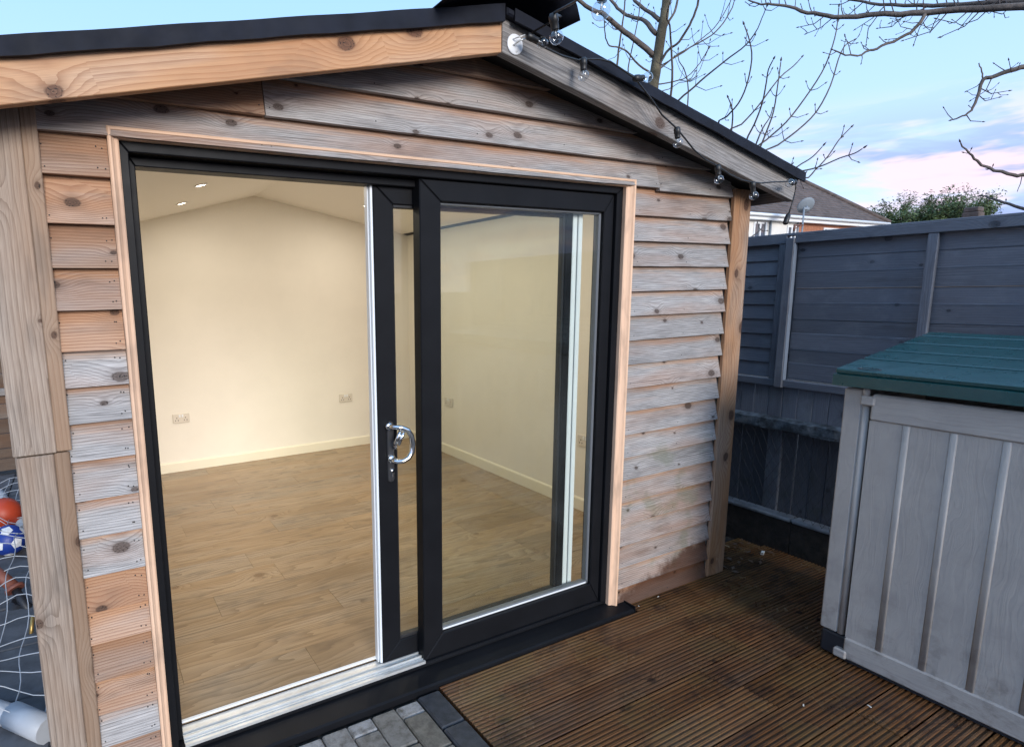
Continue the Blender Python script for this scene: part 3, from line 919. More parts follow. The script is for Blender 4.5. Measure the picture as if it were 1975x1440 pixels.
for a, b, c_, d_ in (((AO[0], -.028), (AO[0], AO[2]), (AI[0], -.028), (AI[0], AI[2])),
                     ((AO[0], AO[2]), (AO[1], AO[2]), (AI[0], AI[2]), (AI[1], AI[2])),
                     ((AO[1], AO[2]), (AO[1], -.028), (AI[1], AI[2]), (AI[1], -.028))):
    mb = arch_piece(a, b, c_, d_)
    if a[0] != b[0]:
        obj('door_moulding', mb, 'moulding_timber', frame, color=(0.0, 1, 0))
    else:
        v0 = mb.v
        c0 = ((a[0] + c_[0]) / 2, -.03, 1.05)
        mb.v = [(p[2] - c0[2], p[1] - c0[1], -(p[0] - c0[0])) for p in v0]
        obj('door_moulding', mb, 'moulding_timber', frame, Matrix(((0, 0, -1, c0[0]), (0, 1, 0, c0[1]), (1, 0, 0, c0[2]), (0, 0, 0, 1))), (0.0, 1, 0))
# fixed leaf on the right
fx0, fx1, fz0, fz1 = 1.062, 2.122, .012, 2.066
fixed = obj('fixed_door', mitre(fx0, fx1, fz0, fz1, .098, .060, .082, .108, .012, .066, .004), 'upvc', room)
gx0, gx1, gz0, gz1 = fx0 + .098, fx1 - .060, fz0 + .108, fz1 - .082
obj('glazing_bead', mitre(gx0, gx1, gz0, gz1, .008, .014, .010, .016, .030, .060, .003), 'upvc_grey', fixed)
obj('glass_pane', MB().box(gx0 + .006, gx1 - .006, .038, .042, gz0 + .006, gz1 - .006), 'glass', fixed)
obj('bead_strip', MB().box(gx0 + .01, gx1 - .014, .0292, .0355, gz0 + .001, gz0 + .0135, .003), 'alu_white', fixed)
# sliding leaf, pushed open behind it
sx0, sx1, sz0, sz1 = .889, 1.926, .022, 2.050
sliding = obj('sliding_door', mitre(sx0, sx1, sz0, sz1, .088, .042, .078, .088, .074, .112, .004), 'upvc', room)
gx0, gx1, gz0, gz1 = sx0 + .088, sx1 - .042, sz0 + .088, sz1 - .078
obj('glass_pane', MB().box(gx0 - .004, gx1 + .004, .091, .095, gz0 - .004, gz1 + .004), 'glass', sliding)
obj('glazing_bead', mitre(gx0, gx1, gz0, gz1, .004, .012, .012, .014, .079, .108, .002), 'rubber', sliding)
es = MB()
es.box(sx0 - .011, sx0 - .0005, .076, .110, sz0 + .004, sz1 - .004, .002)
es.box(sx0 - .018, sx0 - .0125, .088, .116, sz0 + .004, sz1 - .004, .002)
obj('edge_strip', es, 'alu_white', sliding)
es = MB()
es.box(sx1 + .0005, sx1 + .028, .072, .114, sz0, sz1 - .004, .003)
es.box(sx1 + .036, sx1 + .062, .072, .114, sz0, sz1 - .004, .003)
obj('interlock_strip', es, 'alu_white', sliding)
obj('brush_seal', MB().box(sx1 + .0265, sx1 + .0375, .082, .110, sz0, sz1 - .006), 'rubber', sliding)
# handle: back plate, D-shaped pull with thumb lever, lock cylinder
hx, hy = .936, .074
hp = []
def rounded(cx, cz, w2, h2, r2, n=5):
    pts = []
    for (sx, sz, a0) in ((1, -1, -90), (1, 1, 0), (-1, 1, 90), (-1, -1, 180)):
        for i in range(n + 1):
            a = R(a0 + 90 * i / n)
            pts.append((cx + sx * (w2 - r2) + r2 * math.cos(a), cz + sz * (h2 - r2) + r2 * math.sin(a)))
    return pts
plate = obj('handle_plate', MB().prism(rounded(hx + .007, .975, .0155, .130, .0155), hy - .008, hy + .001, .003), 'chrome', sliding)
plate.data.materials[0] = MATS['handle_steel']
hb = MB()
path = [(hx, hy - .004, 1.086), (hx, hy - .030, 1.088), (hx + .012, hy - .050, 1.089), (hx + .034, hy - .058, 1.085), (hx + .060, hy - .060, 1.072), (hx + .076, hy - .060, 1.046),
        (hx + .082, hy - .060, 1.012), (hx + .078, hy - .060, .978), (hx + .062, hy - .060, .955), (hx + .038, hy - .058, .944), (hx + .018, hy - .048, .943),
        (hx + .008, hy - .030, .945), (hx + .008, hy - .004, .947)]
hb.tube(path, [.012, .011, .0105, .0105, .011, .0115, .012, .0115, .011, .0105, .0105, .011, .012], 12)
hb.lathe([(.0, .0), (.017, .0), (.017, .012), (.012, .016), (0, .016)], (hx, hy - .002, 1.086), (0, -1, 0), 14)
hb.lathe([(.0, .0), (.017, .0), (.017, .012), (.012, .016), (0, .016)], (hx + .008, hy - .002, .947), (0, -1, 0), 14)
obj('door_handle', hb, 'chrome', sliding)
lv = MB()
lv.tube([(hx + .034, hy - .050, 1.078), (hx + .020, hy - .052, 1.052), (hx + .004, hy - .050, 1.018)], [.006, .008, .0075], 8)
lv.tube([(hx + .048, hy - .052, 1.074), (hx + .036, hy - .056, 1.050), (hx + .018, hy - .054, 1.014)], [.005, .0075, .007], 8)
lv.tube([(hx + .010, hy - .040, 1.012), (hx + .022, hy - .026, .995), (hx + .020, hy - .008, .985)], [.006, .006, .006], 8)
obj('thumb_lever', lv, 'chrome', sliding)
obj('lock_cylinder', MB().lathe([(0, .006), (.0085, .006), (.0085, 0)], (hx + .010, hy - .008, .895), (0, -1, 0), 14).box(hx + .0055, hx + .0145, hy - .013, hy - .008, .868, .892, .002), 'chrome', sliding)
# threshold track: ridged aluminium
tr = MB()
prof = [(-.002, .012), (-.002, .024), (.010, .024), (.010, .019), (.020, .019), (.020, .0235), (.024, .0235), (.024, .019), (.034, .019), (.034, .030), (.040, .030),
        (.040, .019), (.050, .019), (.050, .0235), (.054, .0235), (.054, .019), (.062, .019), (.062, .030), (.068, .030), (.068, .021), (.112, .021), (.112, .012)]
m = len(prof)
vs = [(x, p[0], p[1]) for x in (.048, 1.0605) for p in prof]
tr.add(vs, [(i, i + 1, m + i + 1, m + i) for i in range(m - 1)] + [(m - 1, 0, m, 2 * m - 1)])
obj('door_track', tr, 'aluminium', room)
obj('threshold_strip', MB().box(.02, W_ - .02, .113, .128, FZ - .004, FZ + .0035, .0015), 'alu_white', room)
obj('track_cover', MB().box(1.061, W_ - .062, -.003, .0115, .0125, .0185, .001).box(1.061, W_ - .062, .0665, .112, .0125, .0210), 'upvc', room)
# cill
cill = MB()
prof = [(.02, -.004), (-.012, -.006), (-.096, -.018), (-.104, -.024), (-.104, -.052), (-.098, -.054), (-.094, -.030), (-.02, -.026), (.02, -.026)]
m = len(prof)
vs = [(x, p[0], p[1]) for x in (-.075, 2.262) for p in prof]
cill.add(vs, [(i, (i + 1) % m, m + (i + 1) % m, m + i) for i in range(m)] + [tuple(range(m)), tuple(range(2 * m - 1, m - 1, -1))])
cill.box(-.079, -.0752, -.108, .0, -.056, -.002, .002)
cill.box(2.2622, 2.268, -.108, -.034, -.056, -.002, .002)
obj('door_cill', cill, 'upvc', room)

# ================================================================== FITTINGS INSIDE
def socket(center, n, right, label):
    c, n, rt = Vector(center), Vector(n), Vector(right)
    M = Matrix(((rt.x, -n.x, 0, c.x), (rt.y, -n.y, 0, c.y), (0, 0, 1, c.z), (0, 0, 0, 1)))
    t = thing('power_socket', label, 'socket', c)
    obj('face_plate', MB().box(-.073, .073, -.010, 0, -.043, .043, .004), 'socket_white', t, M)
    hm = mesh_of('pin_slot', MB().box(-.0035, .0035, -.0103, -.0099, -.005, .005))
    hm.materials.append(MATS['dark_hole'])
    for cx in (-.038, .038):
        for (dx_, dz_) in ((0, .004), (-.0115, -.018), (.0115, -.018)):
            link(bpy.data.objects.new('pin_slot', hm), M @ Matrix.Translation((cx + dx_, 0, dz_)), t)
    for cx in (-.0125, .0125):
        obj('rocker_switch', MB().box(cx - .008, cx + .008, -.0145, -.0095, .008, .034, .002), 'upvc_white', t, M)
    return t
socket((.575, DI - .0005, .527), (0, -1, 0), (1, 0, 0), 'white double power socket on back wall seen through the open doorway, far left')
socket((2.206, DI - .0005, .555), (0, -1, 0), (1, 0, 0), 'white double power socket on back wall just left of the door handle')
socket((XI1 - .0005, 2.75, .558), (-1, 0, 0), (0, -1, 0), 'white double power socket behind fixed glass, near the far corner of the room')
socket((XI1 - .0005, .955, .553), (-1, 0, 0), (0, -1, 0), 'white double power socket behind the narrow strip of glass at far right of the door')
def downlight(x, y_, label, e=3.1):
    z = zceil(x)
    s = CSL if x < CAX else -CSR
    n = Vector((s, 0, -1)).normalized()
    t = thing('downlight', label, 'ceiling light', (x, y_, z), 'recessed ceiling lights')
    obj('trim_ring', MB().lathe([(.030, .0), (.043, .0), (.045, .002), (.041, .006), (.033, .006), (.030, .003)], (x, y_, z - .0005), n, 20), 'upvc_white', t)
    obj('lens', MB().lathe([(0, .0025), (.031, .0025)], (x, y_, z - .0005), n, 18), 'lamp_lens', t)
    ld = bpy.data.lights.new('lamp', 'AREA')
    ld.shape = 'DISK'
    ld.size = .062
    ld.energy = e
    ld.color = (1.0, .925, .80)
    lo = bpy.data.objects.new('lamp', ld)
    link(lo, Matrix.Translation(Vector((x, y_, z)) + n * .008) @ n.to_track_quat('-Z', 'Y').to_matrix().to_4x4(), t)
for (x, y_, lab) in ((.593, 1.943, 'lit recessed downlight on the left ceiling slope, nearer and higher of the two in view'),
                     (.599, 2.788, 'lit recessed downlight on the left ceiling slope, farther and lower of the two in view'),
                     (.59, 1.10, 'recessed downlight closest to the door on the left ceiling slope'),
                     (2.15, 1.10, 'recessed downlight closest to the door on the right ceiling slope'),
                     (2.15, 1.943, 'recessed downlight halfway back on the right ceiling slope'),
                     (2.15, 2.788, 'recessed downlight farthest from the door on the right ceiling slope')):
    downlight(x, y_, lab)


# ================================================================== STRING LIGHTS AND HOOK
YS = -.262
strand = thing('string_light', 'black cable festoon of clear round bulbs along the weathered barge board', 'string lights', (2.2, YS, 2.3))
near1, near2 = far(1067, 26, 1.95), far(1165, -40, 1.50)
cable_pts = [far(1215, -110, 1.30), far(1188, -75, 1.38), near2, far(1105, 6, 1.80), near1, (1.42, -.36, 2.566), (1.356, YS, 2.530), (1.37, YS, 2.515), (1.429, YS, 2.503), (1.52, YS, 2.487), (1.60, YS, 2.484),
             (1.628, YS, 2.492), (1.70, YS - .01, 2.500), (1.759, YS - .01, 2.500), (1.83, YS - .012, 2.478), (1.898, YS - .012, 2.458), (1.96, YS, 2.432), (2.02, YS, 2.392), (2.08, YS, 2.345),
             (2.179, YS, 2.300), (2.24, YS, 2.262), (2.298, YS, 2.225), (2.38, YS, 2.190), (2.466, YS, 2.171), (2.56, YS, 2.140), (2.65, YS, 2.122), (2.724, YS, 2.118), (2.80, YS, 2.118), (2.90, YS, 2.130),
             (2.975, YS, 2.136), (3.03, YS, 2.142), (3.084, YS, 2.144), (3.094, YS, 2.120), (3.088, YS, 2.080), (3.072, YS, 2.030), (3.052, YS, 1.984)]
obj('cable', MB().tube(cable_pts, .0036, 6), 'lamp_black', strand)
def bulb(base_, d, r=.0205):
    b, d = Vector(base_), Vector(d).normalized()
    hol = obj('bulb_holder', MB().lathe([(0, -.006), (.010, -.006), (.0135, .0), (.0135, .018), (.0115, .020), (.0115, .036), (.0105, .040), (0, .040)], b, d, 12), 'lamp_black', strand)
    prof = [(.009, .036), (.010, .042)]
    for i in range(1, 9):
        a = R(28 + (180 - 28) * i / 8)
        prof.append((r * math.sin(a), .040 + r * .92 - r * math.cos(a) + .0))
    obj('bulb_globe', MB().lathe(prof, b, d, 16), 'bulb_glass', hol)
    obj('filament_post', MB().tube([b + d * .038, b + d * .056], .0022, 5).tube([b + d * .056 + d.orthogonal() * .006, b + d * .060, b + d * .056 - d.orthogonal() * .006], .0009, 4), 'aluminium', hol)
bulb(near2 + Vector((0, 0, -.006)), (-.1, 0, -1))
bulb(near1 + Vector((0, 0, -.006)), (.25, .0, -1))
bulb((1.358, YS, 2.527), (.9, -.25, -.30))
bulb((1.628, YS, 2.490), (-.05, -.1, -1))
bulb((1.898, YS - .012, 2.458), (1, -.2, .15))
bulb((2.179, YS, 2.300), (.05, -.1, -1))
bulb((2.468, YS, 2.169), (.05, -.15, -1))
bulb((2.735, YS, 2.114), (.15, -.1, -1))
bulb((3.070, YS - .006, 2.139), (-1, -.15, -.15))
obj('cable_plug', MB().lathe([(0, 0), (.008, 0), (.0115, .008), (.0125, .03), (.0125, .052), (.009, .056), (0, .056)], (3.053, YS, 1.986), (-.42, 0, -.9), 10), 'lamp_black', strand)
hk = thing('cable_hook', 'round white hook plate screwed to the weathered barge board near the ridge', 'hook', (1.346, YF - .004, 2.50))
obj('base_plate', MB().lathe([(0, .0), (.034, .0), (.036, .0015), (.036, .003), (.033, .005), (0, .005)], (1.347, YF - .0005, 2.518), (0, -1, 0), 22), 'white_plastic', hk)
obj('hook_arm', MB().tube([(1.336, YF - .004, 2.512), (1.345, YF - .030, 2.520), (1.372, YF - .042, 2.532)], .003, 6).tube([(1.334, YF - .004, 2.532), (1.344, YF - .026, 2.534), (1.366, YF - .036, 2.542)], .0022, 6), 'aluminium', hk)
obj('screw', MB().lathe([(0, 0), (.004, 0), (.0035, .002), (0, .0025)], (1.352, YF - .0055, 2.494), (0, -1, 0), 8), 'aluminium', hk)

# ================================================================== FENCE ON THE RIGHT
XF = 3.90
fence = thing('garden_fence', 'tall blue-grey painted timber fence with horizontal boards above upright boards', 'fence', (XF, .2, -.1))
fr = random.Random(3)
def fplank(name, y0, y1, z0, z1, x, t, colour=None, material='fence_paint', tilt=0.0):
    dz0, dz1 = (fr.uniform(-.0025, .0025), fr.uniform(-.0025, .0025)) if name == 'fence_board' else (0, 0)
    plank(name, material, fence, (x, y0, (z0 + z1) / 2 + dz0), (x, y1, (z0 + z1) / 2 + dz1), z1 - z0, t, (tilt + dz0 * 4, 0, 1), colour or (fr.uniform(0, .35), fr.uniform(.85, 1.15), 0), .002)
def fpost(name, yc, w2, z0, z1, x, t, material='fence_paint', colour=None):
    plank(name, material, fence, (x, yc, z0), (x, yc, z1), w2, t, (0, 1, 0), colour or (fr.uniform(0, .35), fr.uniform(.9, 1.25), 0), .003, wob=.0015, rng=fr)
panels = [(.190, 2.06), (2.12, 3.95), (.140, -1.690), (-1.75, -3.6)]
for pi, (ya, yb) in enumerate(panels):
    lap = pi in (0, 1)
    for k in range(9):
        z0 = 1.79 - k * .0955 if lap else 1.80 - k * .0965
        z1 = z0 + .112
        if lap:
            fplank('fence_board', ya, yb, z0, z1, XF + .004, .010, tilt=.13)
        else:
            fplank('fence_board', ya, yb, z0 + .004, z1 - .004, XF + .012 + (k % 2) * .0025, .010, tilt=-.03)
            fplank('fence_board_edge', ya - .01, yb + .01, z0 + .0005, z0 + .0042, XF + .010, .011, (.1, .8 if (pi, k) == (2, 2) else fr.choice([.55, .8, 1.0, .6]), 0), 'grey_timber' if (pi, k) == (2, 2) else 'fence_paint_edge')
    fplank('cap_rail', ya, yb, 1.892, 1.940, XF - .022, .034, (.2, 1.0, 0))
    fplank('bottom_rail', ya, yb, .976, 1.020, XF - .020, .034, (.2, 1.05, 0))
    n = 3 if not lap else 3
    s = 1 if yb > ya else -1
    L = abs(yb - ya)
    for j in range(4):
        yc = ya + s * (.022 if j == 0 else L - .022 if j == 3 else (.69 + (j - 1) * .60))
        if pi == 2 and j == 0:
            continue
        fpost('batten', yc, .046, 1.021, 1.891, XF - .020, .030)
fpost('fence_post', .188, .092, -.12, 1.925, XF + .06, .09)
fpost('batten', .163, .050, .972, 1.925, XF - .034, .040)
fpost('batten_highlight', .137, .004, 1.021, 1.890, XF - .030, .034, 'fence_paint_edge', (.1, 1.35, 0))  # thin pale strip, paints in the highlight along the batten
fplank('top_capping', 3.95, -3.6, 1.9405, 1.956, XF + .005, .085, (.3, 1.15, 0))
for yc in (2.09, -1.72):
    fpost('fence_post', yc, .092, -.12, 1.925, XF + .06, .09)
# upright boards below
yy = 2.6
while yy > -2.2:
    wd = .0925
    fpost('upright_board', yy, wd - .003, .74, .975, XF + .002 + fr.uniform(-.002, .002), .014)
    fpost('upright_board', yy, wd - .003, -.10, .70, XF + .045 + fr.uniform(-.002, .002), .014, colour=(fr.uniform(0, .3), fr.uniform(.5, .68), 0))
    yy -= wd
# weathered ledge board between them
lm = MB()
n = 60
vs, fs = [], []
for i in range(n + 1):
    y_ = 2.6 - 4.8 * i / n
    j1, j2 = fr.uniform(-.006, .004), fr.uniform(-.006, .004)
    vs += [(XF - .055 + fr.uniform(-.004, .006), y_, .690 + j2), (XF - .058 + fr.uniform(-.004, .006), y_, .756 + j1), (XF - .02, y_, .770 + j1 * .5), (XF + .04, y_, .772), (XF + .04, y_, .692)]
for i in range(n):
    a, b = i * 5, i * 5 + 5
    fs += [(a + k_, a + (k_ + 1) % 5, b + (k_ + 1) % 5, b + k_) for k_ in range(5)]
fs += [tuple(range(5)), tuple(range(n * 5 + 4, n * 5 - 1, -1))]
obj('ledge_board', lm.add(vs, fs), 'ledge', fence)
kb = MB()
for j in range(6):
    ya = 2.7 - j * .9
    kb = MB().box(XF - .060, XF + .030, ya - .895, ya, .092, .120, .008)
    obj('kerb_stone', kb, 'concrete', fence)
    obj('shaded_kerb_face', MB().box(XF - .050, XF + .028, ya - .897, ya, -.16, .0915, .004), 'soil', fence)  # lower face of the kerb, coloured dark to stand in for shadow
# chain-link wire hung in front of the lower boards
wl = thing('chain_link_wire', 'slack chain link wire hanging along the foot of the grey fence', 'wire fence', (XF - .07, .3, -.05))
wm = MB()
cell = .052
zt, zb = .70, .10
wy0, wy1 = 1.4, -1.2
nrow = int((zt - zb) / cell)
ncol = int((wy0 - wy1) / cell)
def wpt(i, j):
    y_ = wy0 - i * cell
    z_ = zt - j * cell
    return (XF - .062 + .012 * math.sin(i * .31) - .012 * (j / nrow), y_ + .006 * math.sin(j * 1.1 + i), z_ - .02 * math.sin(i * .21) * (j / nrow))
for i in range(0, ncol, 1):
    for sgn in (1, -1):
        path = []
        for j in range(nrow + 1):
            ii = i + sgn * j * .5
            if 0 <= ii <= ncol:
                path.append(wpt(ii, j))
        if len(path) > 2:
            wm.tube(path, .0014, 3, False)
obj('wire_mesh', wm, 'wire', wl)
obj('line_wire', MB().tube([(XF - .068, wy0 - k * .2, .702 - .004 * (k % 2)) for k in range(14)], .002, 4), 'wire', wl)

# ================================================================== STORAGE BOX
XB, YB0 = 2.74, -.735            # front face, left corner
BL, BD = 1.46, .74
box = thing('storage_box', 'large beige plastic garden storage box with dark teal slatted lid', 'storage box', (XB + BD / 2, YB0 - BL / 2, ZD))
# black base
obj('base', MB().box(XB + .006, XB + BD, YB0 - BL + .004, YB0 - .004, ZD, .074, .010).box(XB + .001, XB + .05, YB0 - BL + .02, YB0 - .085, ZD, -.012, .004), 'black_plastic', box)
# corner pillars and the plain sides
def pillar(ya, yb):
    mb = MB()
    lo, hi = min(ya, yb), max(ya, yb)
    mb.box(XB, XB + .06, lo, hi, .080, 1.192, .006)
    return mb
p1 = pillar(YB0, YB0 - .070)
obj('corner_pillar', p1, 'box_plastic', box, color=(0, 1, 0))
rm = MB().tube([(XB + .012, YB0 - .082, .082), (XB + .012, YB0 - .082, 1.130)], .014, 12)
obj('hinge_post', rm, 'box_plastic', box, color=(0, 1, 0))
obj('corner_pillar', pillar(YB0 - BL, YB0 - BL + .070), 'box_plastic', box, color=(0, 1, 0))
for (ya, yb) in ((YB0 - .018, YB0), (YB0 - BL, YB0 - BL + .018)):
    mb = MB()
    mb.add([(x, y_, z) for y_ in (ya, yb) for x, z in ((XB + .0605, .080), (XB + BD, .080), (XB + BD, 1.30), (XB + .0605, 1.20))],
           [(0, 1, 2, 3), (7, 6, 5, 4), (0, 4, 5, 1), (1, 5, 6, 2), (2, 6, 7, 3), (3, 7, 4, 0)])
    obj('side_panel', mb, 'box_plastic', box, color=(0, 1, 0))
obj('back_panel', MB().box(XB + BD - .02, XB + BD, YB0 - BL + .0185, YB0 - .0185, .08, 1.29), 'box_plastic', box, color=(0, 1, 0))
# doors: rails, sunk field, rounded upright flutes
def box_door(ya, yb):
    """ya > yb"""
    d = obj('door', MB().box(XB - .004, XB + .028, yb, ya, .083, 1.068), 'box_plastic', box, color=(0, 1, 0))
    obj('top_rail', MB().box(XB - .012, XB + .028, yb, ya, 1.068, 1.180, .008), 'box_plastic', d, color=(1, 1, 0))
    obj('bottom_rail', MB().box(XB - .013, XB + .028, yb, ya, -.016, .083, .006), 'box_plastic', d, color=(1, 1, 0))
    nfl = 4
    w2 = (ya - yb)
    ys_ = [ya - .130 - k_ * .148 for k_ in range(5) if ya - .130 - k_ * .148 > yb + .03]
    for yc in ys_:
        prof = [(XB - .0035, yc + .018), (XB - .0060, yc + .012), (XB - .0082, yc + .004), (XB - .0090, yc - .003), (XB - .0080, yc - .007), (XB - .0035, yc - .0095)]
        vs = [(p[0], p[1], z) for z in (.084, 1.067) for p in prof]
        k_ = len(prof)
        obj('flute', MB().add(vs, [(i, i + 1, k_ + i + 1, k_ + i) for i in range(k_ - 1)] + [(k_ - 1, 0, k_, 2 * k_ - 1), tuple(range(k_)), tuple(range(2 * k_ - 1, k_ - 1, -1))], True), 'box_plastic', d, color=(0, 1, 0))
    return d
dm = YB0 - BL / 2
box_door(YB0 - .106, dm + .002)
box_door(dm - .002, YB0 - BL + .072)
for zc, dn in ((1.150, 1), (.0, -1)):
    hm = MB().box(XB - .020, XB + .010, YB0 - .122, YB0 - .070, zc - .020, zc + .020, .006)
    if dn > 0:
        hm.lathe([(0, .030), (.010, .030), (.013, .022), (.013, 0), (0, 0)], (XB - .004, YB0 - .084, zc + .0205), (0, 0, 1), 10)
    obj('hinge', hm, 'box_plastic', box, color=(1, 1, 0))
# lid: sloping slatted top with a deep rim
LS = .142
LX0, LX1 = 2.690, 3.545
ly0, ly1 = YB0 - BL - .03, YB0 + .028
def zl(x):
    return 1.272 + (x - LX0) * LS
lid = obj('lid', MB().prism([(LX0 + .004, zl(LX0) - .066), (LX1, zl(LX1) - .066), (LX1, zl(LX1) - .0195), (LX0 + .004, zl(LX0) - .0195)], ly0, ly1, .008), 'lid_plastic', box)
xs_ = [LX0, 2.915, 3.085, 3.262, 3.438, LX1]
for a, b in zip(xs_[:-1], xs_[1:]):
    g = .013
    mb = MB()
    d = Vector((1, 0, LS)).normalized()
    c0 = Vector(((a + b) / 2, (ly0 + ly1) / 2, zl((a + b) / 2) - .002))
    Ls = (b - a) * math.hypot(1, LS) - 2 * g
    mb.box(-Ls / 2, Ls / 2, -(ly1 - ly0) / 2 + .002, (ly1 - ly0) / 2 - .002, -.018, .0045, .005)
    obj('lid_slat', mb, 'lid_plastic', lid, frame_mat(c0, d, (-LS, 0, 1)))
em = MB()
for rr, h0 in ((.0, .0), (.85, .0), (.86, .0012), (1.0, .0012), (1.02, .0)):
    pass
ring = []
N_ = 28
ec = Vector((2.735, YB0 - .085, zl(2.735) + .0030))
dv = Vector((1, 0, LS)).normalized()
nv = Vector((-LS, 0, 1)).normalized()
for f, h in ((.80, 0), (.82, .0016), (1.0, .0016), (1.03, 0)):
    for k_ in range(N_):
        a = 2 * math.pi * k_ / N_
        ring.append(ec + dv * (.017 * f * math.sin(a)) + Vector((0, 1, 0)) * (.042 * f * math.cos(a)) + nv * h)
fs = []
for r2 in range(3):
    for k_ in range(N_):
        fs.append((r2 * N_ + k_, r2 * N_ + (k_ + 1) % N_, (r2 + 1) * N_ + (k_ + 1) % N_, (r2 + 1) * N_ + k_))
em.add(ring, fs)
obj('oval_emblem', em, 'black_plastic', lid)

# ================================================================== LEFT OF THE ROOM
bf = thing('brown_fence', 'brown timber fence at the end of the side path', 'fence', (-1.4, 4.75, -.1))
for k in range(12):
    plank('fence_board', 'brown_fence', bf, (-2.7, 4.78, .10 + k * .148), (-.2, 4.78, .10 + k * .148), .143, .018, (0, -.05, 1), (rng.uniform(.1, .5), rng.uniform(.6, 1.1), 0))
for x in (-2.4, -1.5, -.58):
    plank('fence_post', 'brown_fence', bf, (x, 4.74, -.15), (x, 4.74, 1.9), .09, .05, (1, 0, 0), (.4, .9, 0))
plank('rail', 'grey_timber', bf, (-2.7, 4.735, .74), (-.2, 4.735, .74), .07, .035, (0, 0, 1), (.9, .9, 0))
plank('base_rail', 'brown_fence', bf, (-2.7, 4.74, .02), (-.2, 4.74, .02), .12, .04, (0, 0, 1), (.5, .7, 0))

goal = thing('football_goal', 'white tube football goal with netting beside the corner post', 'goal', (-1.1, 2.0, -.04))
tz = .004
obj('back_bar', MB().tube([(-2.0, 5.0 - .6, tz), (-.90, 3.80, tz), (-.64, 2.75, tz)], .036, 12), 'goal_white', goal)
obj('side_bar', MB().tube([(-2.1, 1.75, tz), (-2.0, 4.4, tz)], .034, 12), 'goal_white', goal)
obj('front_bar', MB().tube([(-2.1, 1.75, tz), (-.60, .60, tz), (-.455, .430, tz)], .042, 12), 'goal_white', goal)
obj('corner_joint', MB().tube([(-.53, .53, tz), (-.40, .36, tz)], .050, 12), 'goal_white', goal)
obj('goal_post', MB().tube([(-2.1, 1.75, tz), (-2.12, 1.78, 1.2)], .036, 10), 'goal_white', goal)
obj('goal_post', MB().tube([(-2.0, 4.4, tz), (-2.12, 3.0, 1.2)], .036, 10), 'goal_white', goal)
obj('crossbar', MB().tube([(-2.12, 1.78, 1.2), (-2.12, 3.0, 1.2)], .036, 10), 'goal_white', goal)
nm = MB()
nr_ = random.Random(11)
GU, GV = 13, 22
def netp(u, v_):
    x = -1.75 + u / GU * 1.33
    y_ = .42 + v_ / GV * 3.2 + (1 - u / GU) * .7
    rr = math.sin(u * 1.9 + v_ * .7) * .5 + math.sin(v_ * 1.3 - u * .6) * .5
    return Vector((x + .012 * math.sin(v_ * 1.7 + u), y_ + .02 * math.sin(u * 2.3), .10 + .035 * rr + .07 * math.sin(v_ * .45 + u * .3)))
for u in range(GU + 1):
    nm.tube([netp(u, v_ / 2) for v_ in range(2 * GV + 1)], .0026, 4, False)
for v_ in range(GV + 1):
    nm.tube([netp(u / 2, v_) for u in range(2 * GU + 1)], .0026, 4, False)
nt_ = obj('net', nm, 'net_white', goal)
def at_depth(px, py, y_):
    d = look(px, py)
    return CAM + d * ((y_ - CAM.y) / d.y)
c1 = at_depth(14, 1036, 2.95)
c1.z = .076
tag(obj('orange_ball', MB().ball(c1, .118, 24), 'orange_ball'), 'plain orange ball caught behind the goal net', 'ball')
c2 = at_depth(22, 1078, 2.42)
c2.z = .058
ball = thing('football', 'small blue football with white patches behind the goal net', 'ball', c2 - Vector((0, 0, .10)))
obj('ball_shell', MB().ball(c2, .100, 22, (.3, .2, 1)), 'blue_ball', ball)
gph = (1 + 5 ** .5) / 2
k = 0
for a, b in ((1, gph), (-1, gph), (1, -gph), (-1, -gph)):
    for pr in ((0, a, b), (a, b, 0), (b, 0, a)):
        n_ = Vector(pr).normalized()
        u_ = n_.orthogonal().normalized()
        v2 = n_.cross(u_)
        pts = [n_ * .1040] + [((n_ + (u_ * math.cos(R(72 * i + 20)) + v2 * math.sin(R(72 * i + 20))) * .38).normalized()) * .1030 for i in range(5)]
        obj('patch', MB().add([c2 + p for p in pts], [(0, i, i % 5 + 1) for i in range(1, 6)]), 'white_plastic', ball)
tool = thing('garden_tool', 'black tool with a brown rubber grip lying among the goal netting', 'tool', (-.6, 1.6, -.03))
g0, g1, g2, g3 = at_depth(-14, 1098, 1.72), at_depth(27, 1132, 1.66), at_depth(44, 1160, 1.60), at_depth(72, 1200, 1.52)
obj('grip', MB().tube([g0, g0.lerp(g1, .5), g1], [.032, .033, .034], 12).tube([g1, g1.lerp(g2, .18)], [.050, .050], 12), 'brown_rubber', tool)
obj('handle_bar', MB().tube([g1, g2, g3], [.022, .024, .028], 10), 'black_plastic', tool)
b0, b1, b2 = at_depth(40, 1160, 1.62), at_depth(22, 1205, 1.62), at_depth(4, 1262, 1.55)
obj('tool_body', MB().tube([b0, b1, b2], [.045, .085, .070], 12), 'black_plastic', tool)
obj('wheel', MB().lathe([(.03, -.03), (.085, -.03), (.10, -.012), (.10, .012), (.085, .03), (.03, .03), (.03, -.03)], b2 + Vector((-.02, -.02, .0)), (.7, -.5, .5), 18), 'rubber', tool)
tag(obj('brass_rod', MB().tube([at_depth(64, 1185, 1.30), at_depth(58, 1236, 1.25)], .0105, 8), 'brass'), 'short brass coloured tube behind the lower corner board', 'tube')

